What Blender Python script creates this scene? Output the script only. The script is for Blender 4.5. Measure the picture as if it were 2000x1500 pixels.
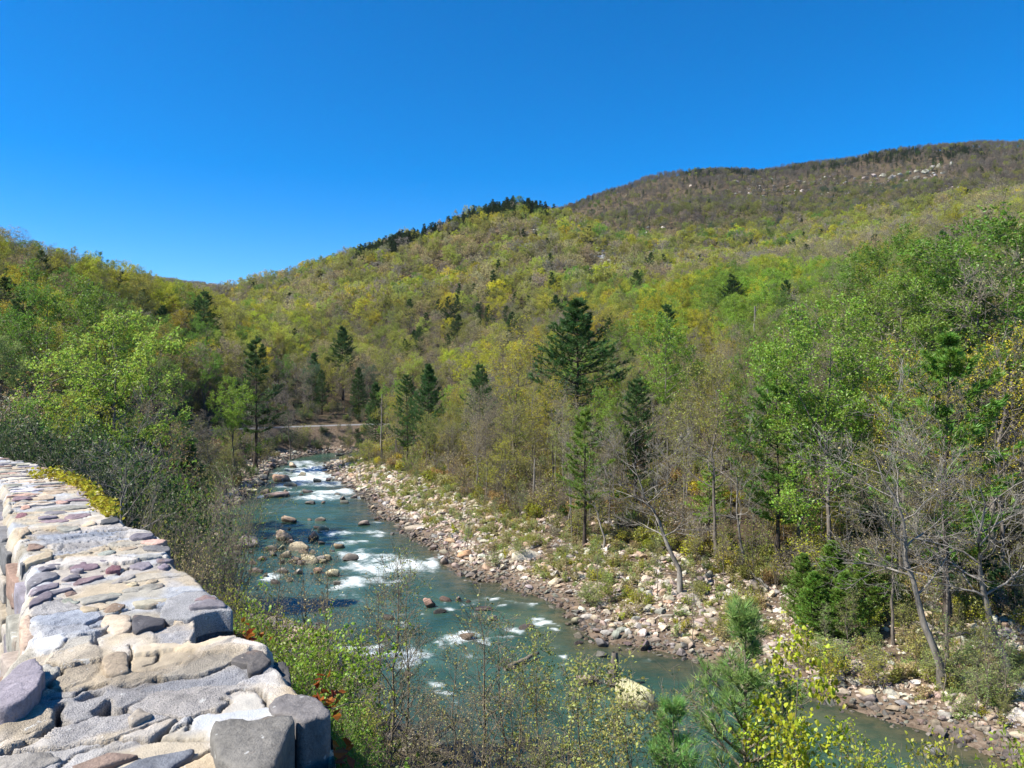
import bpy, bmesh, math, random
import numpy as np
from mathutils import Vector, Matrix, Euler

# ------------------------------------------------------------------ scene, camera, sky, sun
scene = bpy.context.scene
for o in list(bpy.data.objects):
    bpy.data.objects.remove(o)
COL = scene.collection
EYE = 16.0                      # camera height above the river, metres
FPX = 1482.0                    # focal length in photo pixels
HOR = 720.0                     # horizon row of the photograph
cd = bpy.data.cameras.new('camera')
cam = bpy.data.objects.new('camera', cd); COL.objects.link(cam)
cd.sensor_width = 36.0
cd.lens = 36.0 * FPX / 2000.0
cd.shift_y = -30.0 / 2000.0
cd.clip_start = 0.1; cd.clip_end = 20000
cam.location = (0, 0, EYE); cam.rotation_euler = (math.radians(90), 0, 0)
scene.camera = cam

SUN_EL, SUN_AZ = 48.0, -104.0    # elevation; azimuth measured from +Y towards +X (negative: to the left)
az, el = math.radians(SUN_AZ), math.radians(SUN_EL)
SUN_DIR = Vector((math.sin(az) * math.cos(el), math.cos(az) * math.cos(el), math.sin(el)))
world = bpy.data.worlds.new('World'); scene.world = world; world.use_nodes = True
nt = world.node_tree; nt.nodes.clear()
sky = nt.nodes.new('ShaderNodeTexSky'); sky.sky_type = 'NISHITA'; sky.sun_disc = False
sky.sun_elevation = el; sky.sun_rotation = az
sky.altitude = 1500; sky.air_density = 1.0; sky.dust_density = 0.2; sky.ozone_density = 6.0
hsv = nt.nodes.new('ShaderNodeHueSaturation'); hsv.inputs['Saturation'].default_value = 1.38; hsv.inputs['Hue'].default_value = 0.502
hsv.inputs['Value'].default_value = 1.0
bg = nt.nodes.new('ShaderNodeBackground'); bg.inputs['Strength'].default_value = 0.097
wo = nt.nodes.new('ShaderNodeOutputWorld')
nt.links.new(sky.outputs[0], hsv.inputs['Color']); nt.links.new(hsv.outputs[0], bg.inputs['Color'])
nt.links.new(bg.outputs[0], wo.inputs['Surface'])
sl = bpy.data.lights.new('sun', 'SUN'); so = bpy.data.objects.new('sun', sl); COL.objects.link(so)
sl.energy = 4.8; sl.angle = math.radians(0.53); sl.color = (1.0, 0.945, 0.86)
so.rotation_euler = SUN_DIR.to_track_quat('Z', 'Y').to_euler(); so.location = (0, 0, 60)
vs = scene.view_settings
vs.view_transform = 'Standard'; vs.look = 'None'; vs.gamma = 1.0; vs.exposure = 1.05; vs.use_curve_mapping = False
scene.cycles.max_bounces = 6; scene.cycles.transparent_max_bounces = 8
scene.cycles.diffuse_bounces = 3; scene.cycles.glossy_bounces = 3; scene.cycles.transmission_bounces = 3

RNG = np.random.default_rng(7)
random.seed(7)

# ------------------------------------------------------------------ small helpers
def PX(px, py, D):
    """a point seen at photo pixel (px, py), D metres in front of the camera"""
    return ((px - 1000.0) * D / FPX, D, EYE + (HOR - py) * D / FPX)
def ONZ(px, py, Z):
    """where the sight line through a pixel meets the level Z"""
    D = FPX * (EYE - Z) / (py - HOR)
    return ((px - 1000.0) * D / FPX, D)
def tag(o, label=None, cat=None, group=None, kind=None):
    if label: o['label'] = label
    if cat: o['category'] = cat
    if group: o['group'] = group
    if kind: o['kind'] = kind
    return o
def empty(name, loc, rotz=0.0, scale=1.0):
    o = bpy.data.objects.new(name, None); COL.objects.link(o)
    o.empty_display_size = 0.2
    o.location = loc; o.rotation_euler = (0, 0, rotz)
    o.scale = (scale,) * 3 if not hasattr(scale, '__len__') else scale
    return o
def make_mesh(name, V, F, mats=(), smooth=True, fmat=None):
    me = bpy.data.meshes.new(name)
    V = np.asarray(V, dtype=np.float32)
    if isinstance(F, np.ndarray):
        n, k = F.shape
        me.vertices.add(len(V)); me.vertices.foreach_set('co', V.ravel())
        me.loops.add(n * k); me.loops.foreach_set('vertex_index', F.astype(np.int32).ravel())
        me.polygons.add(n); me.polygons.foreach_set('loop_start', np.arange(0, n * k, k, dtype=np.int32))
        me.polygons.foreach_set('loop_total', np.full(n, k, dtype=np.int32))
        me.update(calc_edges=True)
    else:
        me.from_pydata(V.tolist(), [], F); me.update()
    for m in mats: me.materials.append(m)
    if fmat is not None: me.polygons.foreach_set('material_index', np.asarray(fmat, dtype=np.int32))
    me.polygons.foreach_set('use_smooth', np.full(len(me.polygons), bool(smooth)))
    return me
def add_obj(name, me, parent=None, loc=None):
    o = bpy.data.objects.new(name, me); COL.objects.link(o)
    if parent is not None: o.parent = parent
    if loc is not None: o.location = loc
    return o
def float_attr(me, name, arr):
    a = me.attributes.new(name, 'FLOAT', 'POINT'); a.data.foreach_set('value', np.asarray(arr, dtype=np.float32))
def color_attr(me, name, arr):
    a = me.attributes.new(name, 'FLOAT_COLOR', 'POINT')
    c = np.ones((len(arr), 4), dtype=np.float32); c[:, :3] = arr
    a.data.foreach_set('color', c.ravel())

def _hash2(ix, iy, s):
    n = (ix.astype(np.int64) * 374761393 + iy.astype(np.int64) * 668265263 + s * 974711) & 0xffffffff
    n = ((n ^ (n >> 13)) * 1274126177) & 0xffffffff
    n = n ^ (n >> 16)
    return (n & 0xffff) / 65535.0
def vnoise(x, y, s=0):
    ix = np.floor(x); iy = np.floor(y); fx = x - ix; fy = y - iy
    fx = fx * fx * (3 - 2 * fx); fy = fy * fy * (3 - 2 * fy)
    a = _hash2(ix, iy, s); b = _hash2(ix + 1, iy, s); c = _hash2(ix, iy + 1, s); d = _hash2(ix + 1, iy + 1, s)
    return a + (b - a) * fx + (c - a) * fy + (a - b - c + d) * fx * fy
def fbm(x, y, o=4, s=0):
    r = 0.0; a = 0.5; t = 0
    for k in range(o):
        r = r + a * vnoise(x, y, s + k * 17); t += a; a *= 0.5; x = x * 2.03 + 11.3; y = y * 2.03 + 5.7
    return r / t
def sstep(a, b, x):
    t = np.clip((x - a) / (b - a), 0, 1); return t * t * (3 - 2 * t)
def poly_sd(P, X, Y):
    """signed distance to a closed polygon, negative inside"""
    P = np.asarray(P, float); n = len(P)
    d = np.full(X.shape, 1e18); ins = np.zeros(X.shape, bool)
    for i in range(n):
        ax, ay = P[i]; bx, by = P[(i + 1) % n]
        ex, ey = bx - ax, by - ay
        t = np.clip(((X - ax) * ex + (Y - ay) * ey) / (ex * ex + ey * ey + 1e-12), 0, 1)
        d = np.minimum(d, (X - ax - t * ex) ** 2 + (Y - ay - t * ey) ** 2)
        c = ((ay > Y) != (by > Y))
        with np.errstate(divide='ignore', invalid='ignore'):
            xi = ax + (Y - ay) / (by - ay if by != ay else 1e-12) * ex
        ins ^= c & (X < xi)
    d = np.sqrt(d)
    return np.where(ins, -d, d)
def line_dist(P, X, Y):
    P = np.asarray(P, float); d = np.full(X.shape, 1e18)
    for i in range(len(P) - 1):
        ax, ay = P[i]; ex, ey = P[i + 1] - P[i]
        t = np.clip(((X - ax) * ex + (Y - ay) * ey) / (ex * ex + ey * ey + 1e-12), 0, 1)
        d = np.minimum(d, (X - ax - t * ex) ** 2 + (Y - ay - t * ey) ** 2)
    return np.sqrt(d)

# ------------------------------------------------------------------ materials
class NT:
    def __init__(self, name):
        self.m = bpy.data.materials.new(name); self.m.use_nodes = True
        self.t = self.m.node_tree; self.t.nodes.clear()
        self.out = self.n('ShaderNodeOutputMaterial')
    def n(self, typ, **kw):
        nd = self.t.nodes.new(typ)
        for k, v in kw.items():
            if k in nd.inputs: nd.inputs[k].default_value = v
            else: setattr(nd, k, v)
        return nd
    def l(self, a, b): self.t.links.new(a, b)
    def val(self, x, sock):
        if hasattr(x, 'is_linked') or isinstance(x, bpy.types.NodeSocket): self.l(x, sock)
        else: sock.default_value = x
    def mix(self, fac, a, b, blend='MIX'):
        nd = self.t.nodes.new('ShaderNodeMix'); nd.data_type = 'RGBA'; nd.blend_type = blend; nd.clamp_factor = True
        for x, i in ((fac, 0), (a, 6), (b, 7)):
            if isinstance(x, bpy.types.NodeSocket): self.l(x, nd.inputs[i])
            else: nd.inputs[i].default_value = x if i == 0 else ((*x, 1) if len(x) == 3 else x)
        return nd.outputs[2]
    def math(self, op, a, b=0.0, c=0.0, clamp=False):
        nd = self.t.nodes.new('ShaderNodeMath'); nd.operation = op; nd.use_clamp = clamp
        for x, i in ((a, 0), (b, 1), (c, 2)):
            if isinstance(x, bpy.types.NodeSocket): self.l(x, nd.inputs[i])
            else: nd.inputs[i].default_value = x
        return nd.outputs[0]
    def ramp(self, fac, stops, interp='LINEAR'):
        nd = self.t.nodes.new('ShaderNodeValToRGB'); cr = nd.color_ramp; cr.interpolation = interp
        while len(cr.elements) > 1: cr.elements.remove(cr.elements[-1])
        for i, (p, c) in enumerate(stops):
            e = cr.elements[0] if i == 0 else cr.elements.new(p)
            e.position = p; e.color = (*c, 1) if hasattr(c, '__len__') else (c, c, c, 1)
        self.l(fac, nd.inputs[0]); return nd.outputs[0]
    def noise(self, scale, detail=4.0, rough=0.55, vec=None, dist=0.0):
        nd = self.n('ShaderNodeTexNoise'); nd.inputs['Scale'].default_value = scale
        nd.inputs['Detail'].default_value = detail; nd.inputs['Roughness'].default_value = rough
        nd.inputs['Distortion'].default_value = dist
        if vec is not None: self.l(vec, nd.inputs['Vector'])
        return nd.outputs[0]
    def objco(self): return self.n('ShaderNodeTexCoord').outputs['Object']
    def pos(self): return self.n('ShaderNodeNewGeometry').outputs['Position']
    def attr(self, name, typ='GEOMETRY'):
        nd = self.n('ShaderNodeAttribute'); nd.attribute_name = name; nd.attribute_type = typ; return nd
    def bump(self, h, strength=0.5, dist=0.02, normal=None):
        nd = self.n('ShaderNodeBump'); nd.inputs['Strength'].default_value = strength; nd.inputs['Distance'].default_value = dist
        self.l(h, nd.inputs['Height'])
        if normal is not None: self.l(normal, nd.inputs['Normal'])
        return nd.outputs[0]
    def principled(self, color, rough=0.85, normal=None, spec=0.3):
        b = self.n('ShaderNodeBsdfPrincipled')
        self.val((*color, 1) if isinstance(color, tuple) and len(color) == 3 else color, b.inputs['Base Color'])
        self.val(rough, b.inputs['Roughness']); b.inputs['Specular IOR Level'].default_value = spec
        if normal is not None: self.l(normal, b.inputs['Normal'])
        return b
    def done(self, shader):
        self.l(shader, self.out.inputs['Surface']); return self.m

def leaf_material(name, transl=0.45, hue=0.0):
    """leaves and needles: the tree's own colour with a little change from leaf to leaf, light passing through"""
    t = NT(name)
    c = t.attr('col', 'INSTANCER').outputs['Color']
    v = t.attr('lv').outputs['Fac']
    hs = t.n('ShaderNodeHueSaturation'); t.l(c, hs.inputs['Color'])
    t.l(t.math('MULTIPLY_ADD', v, 0.055, 0.4725), hs.inputs['Hue'])
    t.l(t.math('MULTIPLY_ADD', v, 0.7, 0.65), hs.inputs['Value'])
    d = t.n('ShaderNodeBsdfDiffuse'); t.l(hs.outputs[0], d.inputs['Color'])
    tr = t.n('ShaderNodeBsdfTranslucent'); t.l(hs.outputs[0], tr.inputs['Color'])
    mx = t.n('ShaderNodeMixShader'); mx.inputs[0].default_value = transl
    t.l(d.outputs[0], mx.inputs[1]); t.l(tr.outputs[0], mx.inputs[2])
    gl = t.n('ShaderNodeBsdfGlossy'); gl.inputs['Roughness'].default_value = 0.45
    gl.inputs['Color'].default_value = (1, 1, 1, 1)
    m2 = t.n('ShaderNodeMixShader'); m2.inputs[0].default_value = 0.02
    t.l(mx.outputs[0], m2.inputs[1]); t.l(gl.outputs[0], m2.inputs[2])
    return t.done(m2.outputs[0])
def bark_material(name, dark, light, scale=6.0):
    t = NT(name); p = t.objco()
    mp = t.n('ShaderNodeMapping'); mp.inputs['Scale'].default_value = (1, 1, 0.25); t.l(p, mp.inputs['Vector'])
    n = t.noise(scale, 5, 0.65, mp.outputs[0])
    c = t.ramp(n, [(0.3, dark), (0.7, light)])
    b = t.principled(c, 0.9, t.bump(n, 0.6, 0.03), 0.1)
    return t.done(b.outputs[0])
def rock_material(name, speck=1.0):
    """river stone: the stone's own colour, mottled, with lichen and a darker wet foot"""
    t = NT(name); p = t.pos()
    c = t.attr('col', 'INSTANCER').outputs['Color']
    n1 = t.noise(1.7, 6, 0.65, p); n2 = t.noise(9.0, 5, 0.7, p); n3 = t.noise(40.0, 3, 0.7, p)
    f = t.ramp(n1, [(0.3, 0.62), (0.52, 1.0), (0.75, 1.25)])
    a = t.mix(1.0, c, f, 'MULTIPLY')
    f2 = t.ramp(n2, [(0.32, 0.55), (0.5, 1.0), (0.72, 1.22)])
    a = t.mix(speck, a, t.mix(1.0, a, f2, 'MULTIPLY'))
    lich = t.ramp(t.noise(3.1, 5, 0.6, p), [(0.60, 0.0), (0.68, 0.55)])
    a = t.mix(lich, a, (0.40, 0.40, 0.33))
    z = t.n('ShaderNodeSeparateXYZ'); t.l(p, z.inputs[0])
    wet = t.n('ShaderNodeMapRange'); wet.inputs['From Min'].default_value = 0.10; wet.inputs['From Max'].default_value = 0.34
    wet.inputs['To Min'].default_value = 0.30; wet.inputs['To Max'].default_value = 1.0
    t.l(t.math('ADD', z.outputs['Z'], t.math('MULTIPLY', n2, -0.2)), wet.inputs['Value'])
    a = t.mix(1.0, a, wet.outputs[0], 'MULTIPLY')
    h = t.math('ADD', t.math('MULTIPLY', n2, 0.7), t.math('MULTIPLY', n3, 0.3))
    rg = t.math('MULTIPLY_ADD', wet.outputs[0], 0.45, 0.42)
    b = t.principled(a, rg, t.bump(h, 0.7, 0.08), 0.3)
    return t.done(b.outputs[0])

# ------------------------------------------------------------------ the river's outline (level Z = 0)
R_PX = [(2150, 1560), (1920, 1470), (1880, 1450), (1800, 1426), (1688, 1394), (1552, 1350), (1440, 1302), (1388, 1294),
        (1320, 1278), (1253, 1267), (1162, 1250), (1120, 1212), (1097, 1186), (1040, 1163), (1002, 1156), (985, 1137),
        (932, 1137), (905, 1122), (862, 1104), (862, 1078), (830, 1062), (791, 1040), (782, 1021), (747, 1014), (733, 1000),
        (722, 975), (690, 960), (676, 949), (656, 935), (634, 918), (640, 904), (690, 894), (735, 889)]
L_PX = [(735, 881.5), (690, 883), (625, 885), (560, 898), (530, 915), (518, 937), (485, 961), (478, 975), (450, 990), (400, 1003), (392, 1030),
        (385, 1060), (380, 1090), (430, 1150), (470, 1190), (560, 1215), (640, 1232), (650, 1300), (660, 1345), (760, 1410),
        (850, 1450), (950, 1500), (1000, 1540)]
RIVER = ([(30.0, 14.0)] + [ONZ(x, y, 0) for x, y in R_PX] + [(12.0, 142.0), (34.0, 128.0), (34.0, 136.0), (12.0, 150.0)]
         + [ONZ(x, y, 0) for x, y in L_PX] + [(4.0, 22.0), (18.0, 6.0)])
ROAD = [(-0.4, -12, 14.35), (-2.4, 0, 14.35), (-7.5, 5.5, 14.33), (-13, 12, 14.2), (-20, 22, 13.6), (-30, 40, 12.3), (-40, 62, 10.6), (-47, 85, 8.8),
        (-52, 108, 6.9), (-53, 130, 5.4), (-46, 150, 4.45), (-32, 159, 4.3), (-15, 164, 4.25), (6, 169, 4.3)]

# ground control points: (photo x, photo y, distance)  or  (X, Y, Z) in the second list
CTL = [PX(*p) for p in [
    (480, 602, 560), (600, 562, 540), (700, 522, 520), (800, 492, 500), (900, 450, 490), (1000, 426, 480), (1080, 434, 470), (1200, 482, 470),
    (1040, 520, 380), (900, 560, 380), (700, 600, 360), (1100, 560, 340),
    (1095, 418, 1000), (1250, 356, 1000), (1400, 337, 980), (1600, 322, 960), (1800, 310, 940), (1900, 302, 930), (2000, 301, 920),
    (2200, 300, 900), (1200, 432, 700), (1500, 398, 750), (1400, 470, 560), (1700, 395, 700), (1900, 375, 650), (2150, 360, 600),
    (1500, 500, 450), (1700, 440, 500), (1950, 400, 450), (2200, 390, 400), (1300, 530, 400),
    (380, 562, 1330), (450, 576, 1360), (520, 590, 1370), (300, 548, 1300), (150, 540, 1250), (1900, 1215, 38), (1500, 1085, 52), (1000, 955, 84),
    ]] + [
    (90, 135, 31), (81, 150, 29), (65, 160, 27), (46, 170, 24), (30, 180, 20), (13, 190, 15), (130, 130, 44), (150, 80, 46),
    (60, 80, 15), (40, 90, 11), (20, 90, 6), (2, 104, 3.6), (-10, 130, 3), (14, 138, 7), (50, 130, 19), (45, 45, 7), (62, 48, 13),
    (90, 90, 24), (60, 20, 8), (100, 20, 20), (35, 64, 7),
    (-115, 170, 33), (-109, 190, 33), (-108, 230, 31), (-105, 260, 29), (-220, 250, 52), (-160, 200, 42), (-75, 120, 15), (-80, 160, 15),
    (-90, 90, 24), (-60, 40, 23), (-44, 12, 21), (-25, -10, 18), (-140, 60, 40), (-200, 100, 60), (-110, 320, 24), (-170, 420, 35), (-260, 480, 50),
    (-40, 205, 9), (-60, 260, 19), (-90, 330, 35), (-10, 205, 9), (10, 240, 20), (-40, 300, 34),
    (-150, 660, 52), (0, 620, 84), (-300, 700, 48), (-400, 800, 62), (-150, 1050, 120), (-60, 900, 150), (100, 800, 170),
    (60, 1150, 215), (400, 1150, 250), (800, 1100, 255), (-400, 400, 90),
    (800, 700, 240), (700, 400, 210), (400, 250, 120), (250, 250, 80), (250, 120, 72), (300, 0, 60),
    (1.2, 2.6, 13.1), (-1, 5, 13.0), (0, 10, 9.6), (3, 18, 5.0), (-6, 12, 11.0), (-12, 22, 9.3), (-8, 30, 3.6), (-18, 40, 5.2), (-25, 55, 4.6),
    (-34, 75, 4.4), (-42, 100, 3.4), (-44, 130, 2.6), (8, 12, 6.0), (14, 5, 5.5), (6, 0, 10.5), (2.6, -4, 13.4)] + [(x, y, z) for x, y, z in ROAD] + [
    (x - 3.2, y - 1.5, z) for x, y, z in ROAD[1:9]]
CTL = np.array(CTL, float)
def _tps_fit(C, lam=6.0):
    n = len(C); r2 = ((C[:, None, :2] - C[None, :, :2]) ** 2).sum(-1) / 1e4
    K = np.where(r2 > 0, 0.5 * r2 * np.log(r2 + 1e-12), 0)
    P = np.c_[np.ones(n), C[:, :2] / 100]
    A = np.zeros((n + 3, n + 3)); A[:n, :n] = K + np.eye(n) * lam * 1e-4; A[:n, n:] = P; A[n:, :n] = P.T
    return np.linalg.solve(A, np.r_[C[:, 2], np.zeros(3)])
_W = _tps_fit(CTL)
ROAD_XY = np.array([(x, y) for x, y, z in ROAD]); ROAD_Z = np.array([z for x, y, z in ROAD])
def _road(X, Y):
    """distance to the road's centre line and its level there"""
    d = np.full(X.shape, 1e18); zz = np.zeros(X.shape)
    for i in range(len(ROAD) - 1):
        ax, ay = ROAD_XY[i]; ex, ey = ROAD_XY[i + 1] - ROAD_XY[i]
        t = np.clip(((X - ax) * ex + (Y - ay) * ey) / (ex * ex + ey * ey), 0, 1)
        q = (X - ax - t * ex) ** 2 + (Y - ay - t * ey) ** 2
        m = q < d; d = np.where(m, q, d); zz = np.where(m, ROAD_Z[i] + t * (ROAD_Z[i + 1] - ROAD_Z[i]), zz)
    return np.sqrt(d), zz
# wall line on the ground (outer edge of the wall), used to keep the bank below the parapet
WALL_DIR = np.array([-0.624, 0.781]); WALL_N = np.array([0.781, 0.624]); WALL_P = np.array([-0.93, 2.5])
def ground(X, Y):
    X = np.asarray(X, float); Y = np.asarray(Y, float); sh = X.shape; X = X.ravel(); Y = Y.ravel()
    out = np.empty(len(X))
    for s in range(0, len(X), 40000):
        x = X[s:s + 40000]; y = Y[s:s + 40000]
        r2 = ((x[:, None] - CTL[None, :, 0]) ** 2 + (y[:, None] - CTL[None, :, 1]) ** 2) / 1e4
        z = (0.5 * r2 * np.log(r2 + 1e-12)) @ _W[:-3] + _W[-3] + _W[-2] * x / 100 + _W[-1] * y / 100
        dist = np.sqrt(x * x + y * y)
        far = sstep(120, 500, dist)
        z = z + (fbm(x / 45, y / 45, 4, 3) - 0.5) * 14 * far + (fbm(x / 160, y / 160, 3, 9) - 0.5) * 22 * sstep(260, 800, dist)
        z = z + (fbm(x / 7, y / 7, 3, 5) - 0.5) * 1.3 * sstep(14, 40, dist) + (fbm(x / 1.6, y / 1.6, 3, 6) - 0.5) * 0.45 * sstep(4, 10, dist)
        rd, rz = _road(x, y)
        z = z + (rz - 0.02 - z) * (1 - sstep(3.4, 6.5, rd))
        # outside of the parapet the bank falls away
        v = (x - WALL_P[0]) * WALL_N[0] + (y - WALL_P[1]) * WALL_N[1]
        u = (x - WALL_P[0]) * WALL_DIR[0] + (y - WALL_P[1]) * WALL_DIR[1]
        near = (1 - sstep(20, 40, np.abs(u)))
        cap = 13.9 - 0.62 * np.clip(v, 0, 30) - 0.4 * sstep(-0.2, 0.5, v)
        z = np.where((v > -0.25), z + (np.minimum(z, cap) - z) * near, z)
        sd = poly_sd(RIVER, x, y)
        bank = 0.02 + 0.16 * sd + (fbm(x / 2.2, y / 2.2, 3, 8) - 0.5) * 0.5 * sstep(0.3, 3, sd)
        z = np.where(sd < 16, bank + (np.maximum(z, bank * 0.8) - bank) * sstep(1.5, 13, sd), z)
        z = np.where(sd < 0, np.maximum(-1.4, 0.02 + 0.45 * sd), z)
        z = np.where(sd > .8, z + (rz - .03 - z) * (1 - sstep(2.8, 5.0, rd)) * sstep(.8, 3, sd), z)
        out[s:s + 40000] = z
    return out.reshape(sh)
def gz(x, y): return float(ground(np.array([x]), np.array([y]))[0])

_DS = np.geomspace(6, 1400, 900)
def GH(px, py):
    """where the sight line through a photo pixel first meets the ground (or the river)"""
    x = (px - 1000) * _DS / FPX; zl = EYE + (HOR - py) * _DS / FPX; zg = np.maximum(ground(x, _DS), -.05)
    k = np.nonzero(zg >= zl)[0]; i = int(k[0]) if len(k) else len(_DS) - 1
    return float(x[i]), float(_DS[i]), float(zg[i])
# one sheet of ground: a fan of rows round the viewpoint, fine near and coarse far away
def build_terrain():
    rr = np.concatenate([np.linspace(0.9, 12, 50), np.geomspace(12.2, 200, 250)[0:], np.geomspace(203, 1900, 100)])
    th = np.radians(np.linspace(-78, 78, 440))
    Rr, T = np.meshgrid(rr, th, indexing='ij')
    X = Rr * np.sin(T); Y = Rr * np.cos(T) - 0.9
    Z = ground(X, Y)
    d = np.hypot(X, Y)
    n, m = X.shape
    idx = np.arange(n * m).reshape(n, m)
    F = np.stack([idx[:-1, :-1], idx[:-1, 1:], idx[1:, 1:], idx[1:, :-1]], -1).reshape(-1, 4)
    me = make_mesh('ground', np.stack([X, Y, Z], -1).reshape(-1, 3), F)
    sd = poly_sd(RIVER, X.ravel(), Y.ravel())
    float_attr(me, 'bar', np.clip(1 - sd / 14, 0, 1))
    # talus below the crest and bare scree patches
    return me
def ground_material():
    t = NT('forest_floor'); p = t.pos()
    n = t.noise(0.35, 6, 0.6, p); n2 = t.noise(3.0, 6, 0.65, p); n3 = t.noise(26.0, 4, 0.7, p)
    c = t.ramp(n2, [(0.28, (0.035, 0.025, 0.016)), (0.48, (0.095, 0.066, 0.043)), (0.62, (0.145, 0.108, 0.075)), (0.8, (0.21, 0.165, 0.12))])
    g = t.ramp(n, [(0.45, (0.10, 0.075, 0.045)), (0.62, (0.075, 0.085, 0.03))])
    c = t.mix(0.35, c, g)
    b = t.attr('bar').outputs['Fac']
    sand = t.ramp(n2, [(0.3, (0.085, 0.06, 0.04)), (0.55, (0.20, 0.15, 0.108)), (0.75, (0.30, 0.24, 0.18))])
    bb = t.math('MULTIPLY', b, 1.5, clamp=True)
    c = t.mix(bb, c, sand)
    c = t.mix(1.0, c, t.ramp(n3, [(0.3, 0.55), (0.6, 1.1)]), 'MULTIPLY')
    return t.done(t.principled(c, 0.95, t.bump(t.math('ADD', n2, t.math('MULTIPLY', n3, 0.4)), 0.8, 0.12), 0.1).outputs[0])
g = add_obj('ground', build_terrain()); g.data.materials.append(ground_material()); tag(g, kind='structure')

# ------------------------------------------------------------------ the river
# white water: (photo x, photo y, half-width px, half-height px, strength)
FOAM = [(612, 918, 52, 12, 1.0), (600, 934, 50, 10, 1.0), (575, 947, 36, 6, .9), (640, 943, 40, 7, .7), (590, 905, 30, 6, .8), (655, 924, 20, 8, .8),
        (560, 962, 26, 4, .6), (655, 962, 46, 5, 1.0), (625, 972, 60, 5, .8), (510, 970, 24, 3, .8), (700, 972, 30, 4, .5), (520, 1002, 40, 6, .35),
        (552, 990, 70, 10, .3), (690, 903, 40, 4, .4), (660, 900, 20, 4, .5),
        (652, 1041, 30, 4, .8), (712, 1041, 28, 4, .85), (735, 1048, 22, 3, .6), (683, 1061, 32, 4, .8), (735, 1022, 18, 2, .7), (800, 1040, 20, 2, .5),
        (700, 1081, 34, 6, .9), (725, 1088, 40, 5, .8), (770, 1106, 70, 14, 1.0), (715, 1106, 46, 12, .9), (822, 1106, 40, 8, .9), (750, 1122, 60, 14, .5), (690, 1140, 44, 11, 1.0),
        (668, 1148, 26, 12, .8), (740, 1140, 30, 5, .8), (650, 1166, 40, 20, .3), (700, 1165, 60, 20, .25), (540, 1128, 18, 8, .9), (860, 1090, 24, 5, .8), (840, 1100, 20, 4, .9),
        (745, 1185, 26, 6, .35), (845, 1190, 30, 8, .35), (885, 1185, 20, 6, .8), (790, 1198, 30, 5, .5), (960, 1172, 40, 4, .6), (1005, 1183, 20, 4, .7), (1040, 1185, 14, 4, .7), (860, 1172, 14, 4, .6),
        (955, 1186, 16, 4, .5), (930, 1205, 30, 5, .4), (1060, 1212, 14, 4, .8), (1080, 1225, 16, 4, .6), (1000, 1228, 24, 6, .9), (700, 1268, 46, 5, 1.0), (745, 1276, 40, 9, .9),
        (800, 1282, 40, 16, .8), (790, 1300, 30, 18, .35), (905, 1252, 34, 8, .9), (880, 1262, 16, 6, .8), (970, 1248, 30, 4, .6), (940, 1280, 20, 8, .4), (1103, 1279, 16, 10, .9), (1095, 1308, 12, 10, .5), (1098, 1325, 8, 12, .5),
        (840, 1330, 30, 6, .9), (875, 1345, 26, 7, .8), (900, 1365, 24, 16, .45), (930, 1390, 30, 20, .2), (1265, 1285, 10, 3, .5), (800, 1215, 16, 5, .6), (820, 1165, 8, 3, .5)]
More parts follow.
